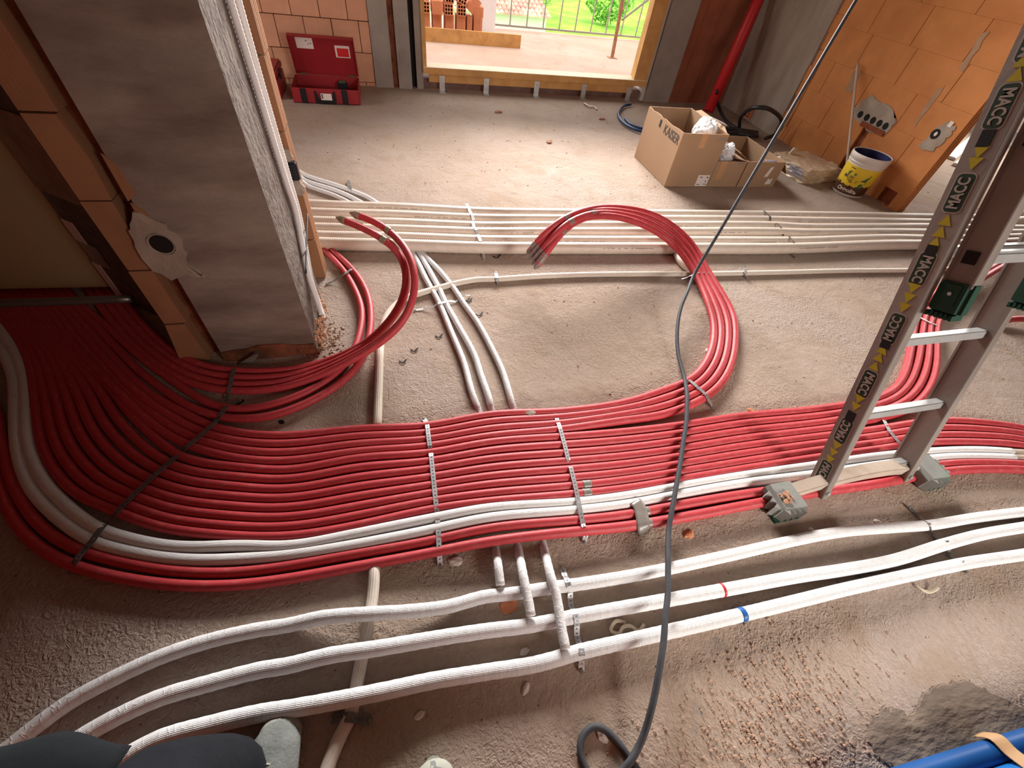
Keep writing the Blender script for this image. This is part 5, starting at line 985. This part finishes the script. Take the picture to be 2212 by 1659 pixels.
# ------------------------------------------------------------------ garden and neighbour roof below
o = struct('terrace_below', B(-1, 9, 8.9, 11.3, -.62, -.5), 'balcony_floor')
bm = bmesh.new(); n = 60
vs = [[bm.verts.new((-45+i*2.0, 12+j*2.2, -3.2 + .12*math.sin(i*1.3+j) + .1*math.cos(j*2.1+i*.6))) for i in range(n)] for j in range(36)]
for j in range(35):
    for i in range(n-1): bm.faces.new((vs[j][i], vs[j][i+1], vs[j+1][i+1], vs[j+1][i]))
struct('ground', bm, 'lawn', smooth=True)
struct('garden_wall', B(-30, 40, 47, 47.4, -3.2, -2.1), 'balcony_floor')
hs_ = empty('neighbour_house', (4.0, 24, -3.2)); tag(hs_, 'low neighbouring house with a reddish tiled roof beyond the railing', 'house'); inv = Matrix.Translation(-hs_.location)
o = obj('wall', B(-1.5, 7.0, 22.4, 26.0, -3.2, -1.55), 'bright_render', hs_); o.matrix_parent_inverse = inv
bm = bmesh.new(); rowsN = 9; colsN = 46; pit = .2
def roofz(t): return -1.70 + .32*t
for r_ in range(rowsN):
    y0 = 22.0 + r_*.30; y1 = y0+.36
    for c_ in range(colsN):
        x = -2 + c_*pit + (y0-22)*-.12; z0 = roofz(y0-22)+.05; z1 = roofz(y1-22)+.01; pr2 = []
        for k in range(5): a = PI*k/4; pr2.append((math.cos(a)*pit*.5, math.sin(a)*.055))
        A = [bm.verts.new((x+u, y0, z0+v)) for u, v in pr2]; Bv = [bm.verts.new((x+u, y1, z1+v)) for u, v in pr2]
        for k in range(4): bm.faces.new((A[k+1], A[k], Bv[k], Bv[k+1]))
        bm.faces.new(A)
o = obj('roof_tiles', bm, 'roof_tile', hs_); o.matrix_parent_inverse = inv; o['kind'] = 'stuff'
bm = bmesh.new(); cyl(bm, (-2.3, 24.75, -.83), (6.9, 24.75, -.83), .13, n=12); o = obj('ridge', bm, 'roof_tile', hs_); o.matrix_parent_inverse = inv
leafbm = None
def shrub(x, y, z, rx, rz, n, label, seed, grp):
    root = empty('shrub', (x, y, z)); tag(root, label, 'shrub', grp); rng = random.Random(seed); vs = []; fs = []
    for k in range(n):
        u = rng.uniform(-1, 1); th = rng.uniform(0, 2*PI); r_ = rng.uniform(.55, 1); s = math.sqrt(1-u*u); p = Vector((s*math.cos(th)*rx*r_, s*math.sin(th)*rx*r_, rz + u*rz*r_)); L_ = rng.uniform(.10, .22)
        a = Vector((rng.uniform(-1, 1), rng.uniform(-1, 1), rng.uniform(-.6, .8))).normalized()*L_; b = a.cross(Vector((rng.uniform(-1, 1), rng.uniform(-1, 1), 1))).normalized()*L_*.35; i = len(vs)
        vs += [p-a, p+b, p+a, p-b]; fs.append((i, i+1, i+2, i+3))
    me = bpy.data.meshes.new('foliage'); me.from_pydata([tuple(v) for v in vs], [], fs); link('foliage', me, 'leaf', root)['kind'] = 'stuff'
    bm = bmesh.new(); cyl(bm, (0, 0, 0), (0, 0, rz), .06, .03, 8); obj('stem', bm, 'rust', root)
shrub(14.3, 33, -3.2, 1.5, 1.1, 900, 'loose leafy shrub on the lawn behind the middle of the railing', 1, 'garden shrubs'); shrub(19.5, 34, -3.2, 1.7, .9, 900, 'leafy shrub on the lawn at the right end of the railing', 2, 'garden shrubs')
shrub(8.6, 34, -3.2, 2.4, 1.5, 1200, 'dense green bush above the tiled roof right of the post', 3, 'garden shrubs'); shrub(2.6, 30, -3.2, 2.4, 1.6, 1200, 'green bush showing above the brick pile', 4, 'garden shrubs')
# ------------------------------------------------------------------ the person behind the camera
person = None
def skin(name, V, E_, mt, parent=None, lev=2, root=0):
    me = bpy.data.meshes.new(name); me.from_pydata([v[:3] for v in V], E_, []); o = link(name, me, mt, parent)
    o.modifiers.new('skin', 'SKIN'); me.skin_vertices  # layer appears with the modifier
    for i, v in enumerate(V):
        r_ = v[3]; me.skin_vertices[0].data[i].radius = r_ if isinstance(r_, tuple) else (r_, r_); me.skin_vertices[0].data[i].use_root = (i == root)
    s = o.modifiers.new('sub', 'SUBSURF'); s.levels = lev; s.render_levels = lev; o.modifiers['skin'].use_smooth_shade = True; return o
BV = [(-.24, -.24, .93, .12), (-.24, -.27, 1.12, .125), (-.23, -.29, 1.30, .14), (-.22, -.30, 1.44, .07), (-.20, -.28, 1.52, .052), (-.18, -.25, 1.62, .082), (-.17, -.24, 1.70, .078),
      (-.33, -.20, .88, .085), (-.42, -.05, .50, .058), (-.425, -.005, .11, .042), (-.13, -.26, .88, .085), (-.075, -.20, .50, .058), (-.055, -.16, .11, .042),
      (-.42, -.30, 1.38, .055), (-.52, -.30, 1.12, .042), (-.22, -.14, 1.28, .032), (-.10, -.075, 1.35, .026), (-.03, -.31, 1.38, .055), (.13, -.33, 1.12, .042), (.13, -.17, 1.26, .032), (.09, -.085, 1.34, .026)]
BE = [(0, 1), (1, 2), (2, 3), (3, 4), (4, 5), (5, 6), (0, 7), (7, 8), (8, 9), (0, 10), (10, 11), (11, 12), (2, 13), (13, 14), (14, 15), (15, 16), (2, 17), (17, 18), (18, 19), (19, 20)]
person = skin('person', BV, BE, 'skin'); tag(person, 'person in dark work trousers with neon trim and grey shoes, standing at the bottom edge', 'person')
def av(x, y, z, r): p = at(x, y, z); return (p.x, p.y, p.z, r)
tv = [(-.24, -.24, .98, .135), (-.24, -.23, .90, .135), (-.33, -.19, .80, .100), (-.40, -.06, .60, .090), av(300, 1745, .42, .084), av(390, 1715, .28, .084), av(470, 1694, .13, .088), av(515, 1690, .06, .082), (-.14, -.25, .80, .100), (-.09, -.22, .60, .086), (-.07, -.21, .44, .08), (-.055, -.19, .26, .078), (-.05, -.185, .08, .078)]
trs = skin('trousers', tv, [(0, 1), (1, 2), (2, 3), (3, 4), (4, 5), (5, 6), (6, 7), (1, 8), (8, 9), (9, 10), (10, 11), (11, 12)], 'trouser', person)
jk = skin('jacket', [(-.25, -.22, .90, (.17, .15)), (-.24, -.26, 1.10, .155), (-.23, -.29, 1.30, .160), (-.22, -.30, 1.42, .085), (-.42, -.30, 1.38, .075), (-.54, -.27, 1.12, .068), (-.36, -.19, 1.22, .050), (-.03, -.31, 1.38, .075), (.14, -.34, 1.12, .060), (.135, -.20, 1.23, .048)], [(0, 1), (1, 2), (2, 3), (2, 4), (4, 5), (5, 6), (2, 7), (7, 8), (8, 9)], 'jacket', person, root=1)
# jacket pocket flap hanging forward at the left hip
hem, _ = tube('jacket_hem', [at(-260, 1800, .82), at(-60, 1722, .80), at(60, 1700, .79), at(160, 1698, .78), at(215, 1712, .77)], .040, 'jacket', person, 14, .01, lambda i, s: .9+.08*math.sin(s*90), flat=.55)
for k, (a, b_, mid) in enumerate((((325, 1640), (425, 1595), (365, 1612)), ((452, 1602), (474, 1593), (463, 1596)))):
    z = .26 if k == 0 else .19; pts = [at(a[0], a[1], z), at(mid[0], mid[1], z), at(b_[0], b_[1], z-.02)]; o, _ = tube('neon_trim', pts, .0032, 'neon', person, 8, .01, flat=.4)
def shoe(x, y, rz, nm):
    root = None; bm = bmesh.new(); prof = []; n = 18
    rings = []
    for i in range(n+1):                                  # along the foot, heel to toe
        t = i/n; yy = -.14 + t*.29; w = .034 + .018*math.sin(min(1, t*1.15)*PI*.85) + .008*(t > .45); h = .085 - .045*max(0, (t-.35))/.65; e = min(1, (t/.08))**.5*min(1, ((1-t)/.16))**.5; w *= max(e, .12); h = .02 + (h-.02)*max(e, .2)
        ring = []
        for k in range(14):
            a = 2*PI*k/14; cx_ = math.cos(a); sx_ = math.sin(a); ring.append(bm.verts.new((cx_*w*abs(cx_)**-.15 if abs(cx_) > .01 else 0, yy, .012 + max(0, (sx_*.5+.5))*h)))
        rings.append(ring)
    for a, b in zip(rings, rings[1:]):
        for k in range(14): bm.faces.new((a[k], a[(k+1) % 14], b[(k+1) % 14], b[k]))
    bm.faces.new(rings[0]); bm.faces.new(rings[-1][::-1]); bmesh.ops.recalc_face_normals(bm, faces=bm.faces)
    m = Matrix.Translation((x, y, 0)) @ Matrix.Rotation(rz, 4, 'Z'); bm.transform(m); o = obj('shoe', bm, 'shoe', person, smooth=True)
    bm = bmesh.new(); P = []
    for i in range(28):
        a = 2*PI*i/28; P.append((.050*math.cos(a)*(1.06 if math.sin(a) > 0 else .86), .012 + .148*math.sin(a)))
    prism(bm, P, 0, .020, lambda u, v, t: (u, v, t)); 
    bmesh.ops.bevel(bm, geom=[e for e in bm.edges if abs(e.verts[0].co.z-e.verts[1].co.z) < 1e-6], offset=.005, segments=2, affect='EDGES'); bm.transform(m); obj('sole', bm, 'shoe_rubber', o, smooth=False)
    bm = bmesh.new(); blob(bm, (0, 0, 0), 1, .048, .042, .030, 3, 0); bmesh.ops.delete(bm, geom=[v for v in bm.verts if v.co.z < -.012], context='VERTS'); bm.transform(m @ Matrix.Translation((0, .112, .020))); obj('toe_cap', bm, 'shoe_rubber', o, smooth=True)
    for i in range(5):
        l_, _ = tube('lace', [m @ Vector((-.022, .055-i*.02, .062+i*.004)), m @ Vector((0, .060-i*.02, .073+i*.005)), m @ Vector((.022, .055-i*.02, .062+i*.004))], .0025, 'shoe_rubber', o, 6, .008)
shoe(-.405, .01, -.12, 'left'); shoe(-.052, -.155, .0, 'right')
# head
bm = bmesh.new(); blob(bm, (0, 0, 0), 1, .078, .095, .115, 4, 0)
for v in bm.verts:
    x, y, z = v.co
    if y > .05: v.co.y += .020*math.exp(-((x/.014)**2 + ((z+.012)/.022)**2))            # nose
    if z < -.03: v.co.x *= 1 - .25*min(1, (-z-.03)/.08)
    for sx in (-.03, .03): v.co.y -= .008*math.exp(-(((x-sx)/.014)**2 + ((z-.012)/.010)**2))*(y > 0)
hm = Matrix.Translation((-.17, -.225, 1.665)) @ Matrix.Rotation(math.radians(-35), 4, 'X'); bm.transform(hm); hd = obj('head', bm, 'skin', person, smooth=True)
for sx in (-.03, .03):
    bm = bmesh.new(); blob(bm, (sx, .083, .012), .011, 1, 1, 1, 2, 0); bm.transform(hm); e = obj('eye', bm, 'eye', hd, smooth=True); bm = bmesh.new(); blob(bm, (sx, .092, .011), .0045, 1, .6, 1, 2, 0); bm.transform(hm); obj('iris', bm, 'hair', hd)
    bm = bmesh.new(); blob(bm, (sx*2.65, -.005, 0), .02, .35, .7, 1.3, 2, .05); bm.transform(hm); obj('ear', bm, 'skin', hd, smooth=True)
bm = bmesh.new(); blob(bm, (0, .089, -.050), .018, 1.2, .35, .35, 2, 0); bm.transform(hm); obj('mouth', bm, 'red_plastic_dark', hd)
bm = bmesh.new(); blob(bm, (0, -.012, .02), 1, .085, .098, .112, 3, .02); bmesh.ops.delete(bm, geom=[v for v in bm.verts if v.co.z < -.02+ (v.co.y+.03)*.9], context='VERTS'); bm.transform(hm); obj('hair', bm, 'hair', hd, smooth=True)
for sx, wx in ((-1, -.10), (1, .09)):                     # hands holding up the phone
    wv = Vector((wx, -.08, 1.345)); V = [(wv.x, wv.y, wv.z, .024), (wv.x-sx*.012, wv.y+.008, wv.z+.035, (.032, .017))]; E_ = [(0, 1)]; b0_ = V[1]
    for f in range(4):
        bx_ = wv.x - sx*.02 + (f-1.5)*.0; bz = wv.z + .020 + f*.016; i = len(V); L_ = (.026, .03, .028, .022)[f]
        V += [(wv.x-sx*.022, wv.y+.012, bz, .009), (wv.x-sx*.022-sx*.010, wv.y+.012-.0, bz+.002, .0085), (wv.x-sx*(.030+L_*.6), wv.y+.004, bz+.004, .008), (wv.x-sx*(.032+L_), wv.y-.006, bz+.005, .007)]
        E_ += [(1, i), (i, i+1), (i+1, i+2), (i+2, i+3)]
    i = len(V); V += [(wv.x-sx*.006, wv.y-.010, wv.z+.02, .011), (wv.x-sx*.022, wv.y-.020, wv.z+.034, .010), (wv.x-sx*.040, wv.y-.022, wv.z+.040, .008)]; E_ += [(0, i), (i, i+1), (i+1, i+2)]
    skin('hand', V, E_, 'skin', person, 1)
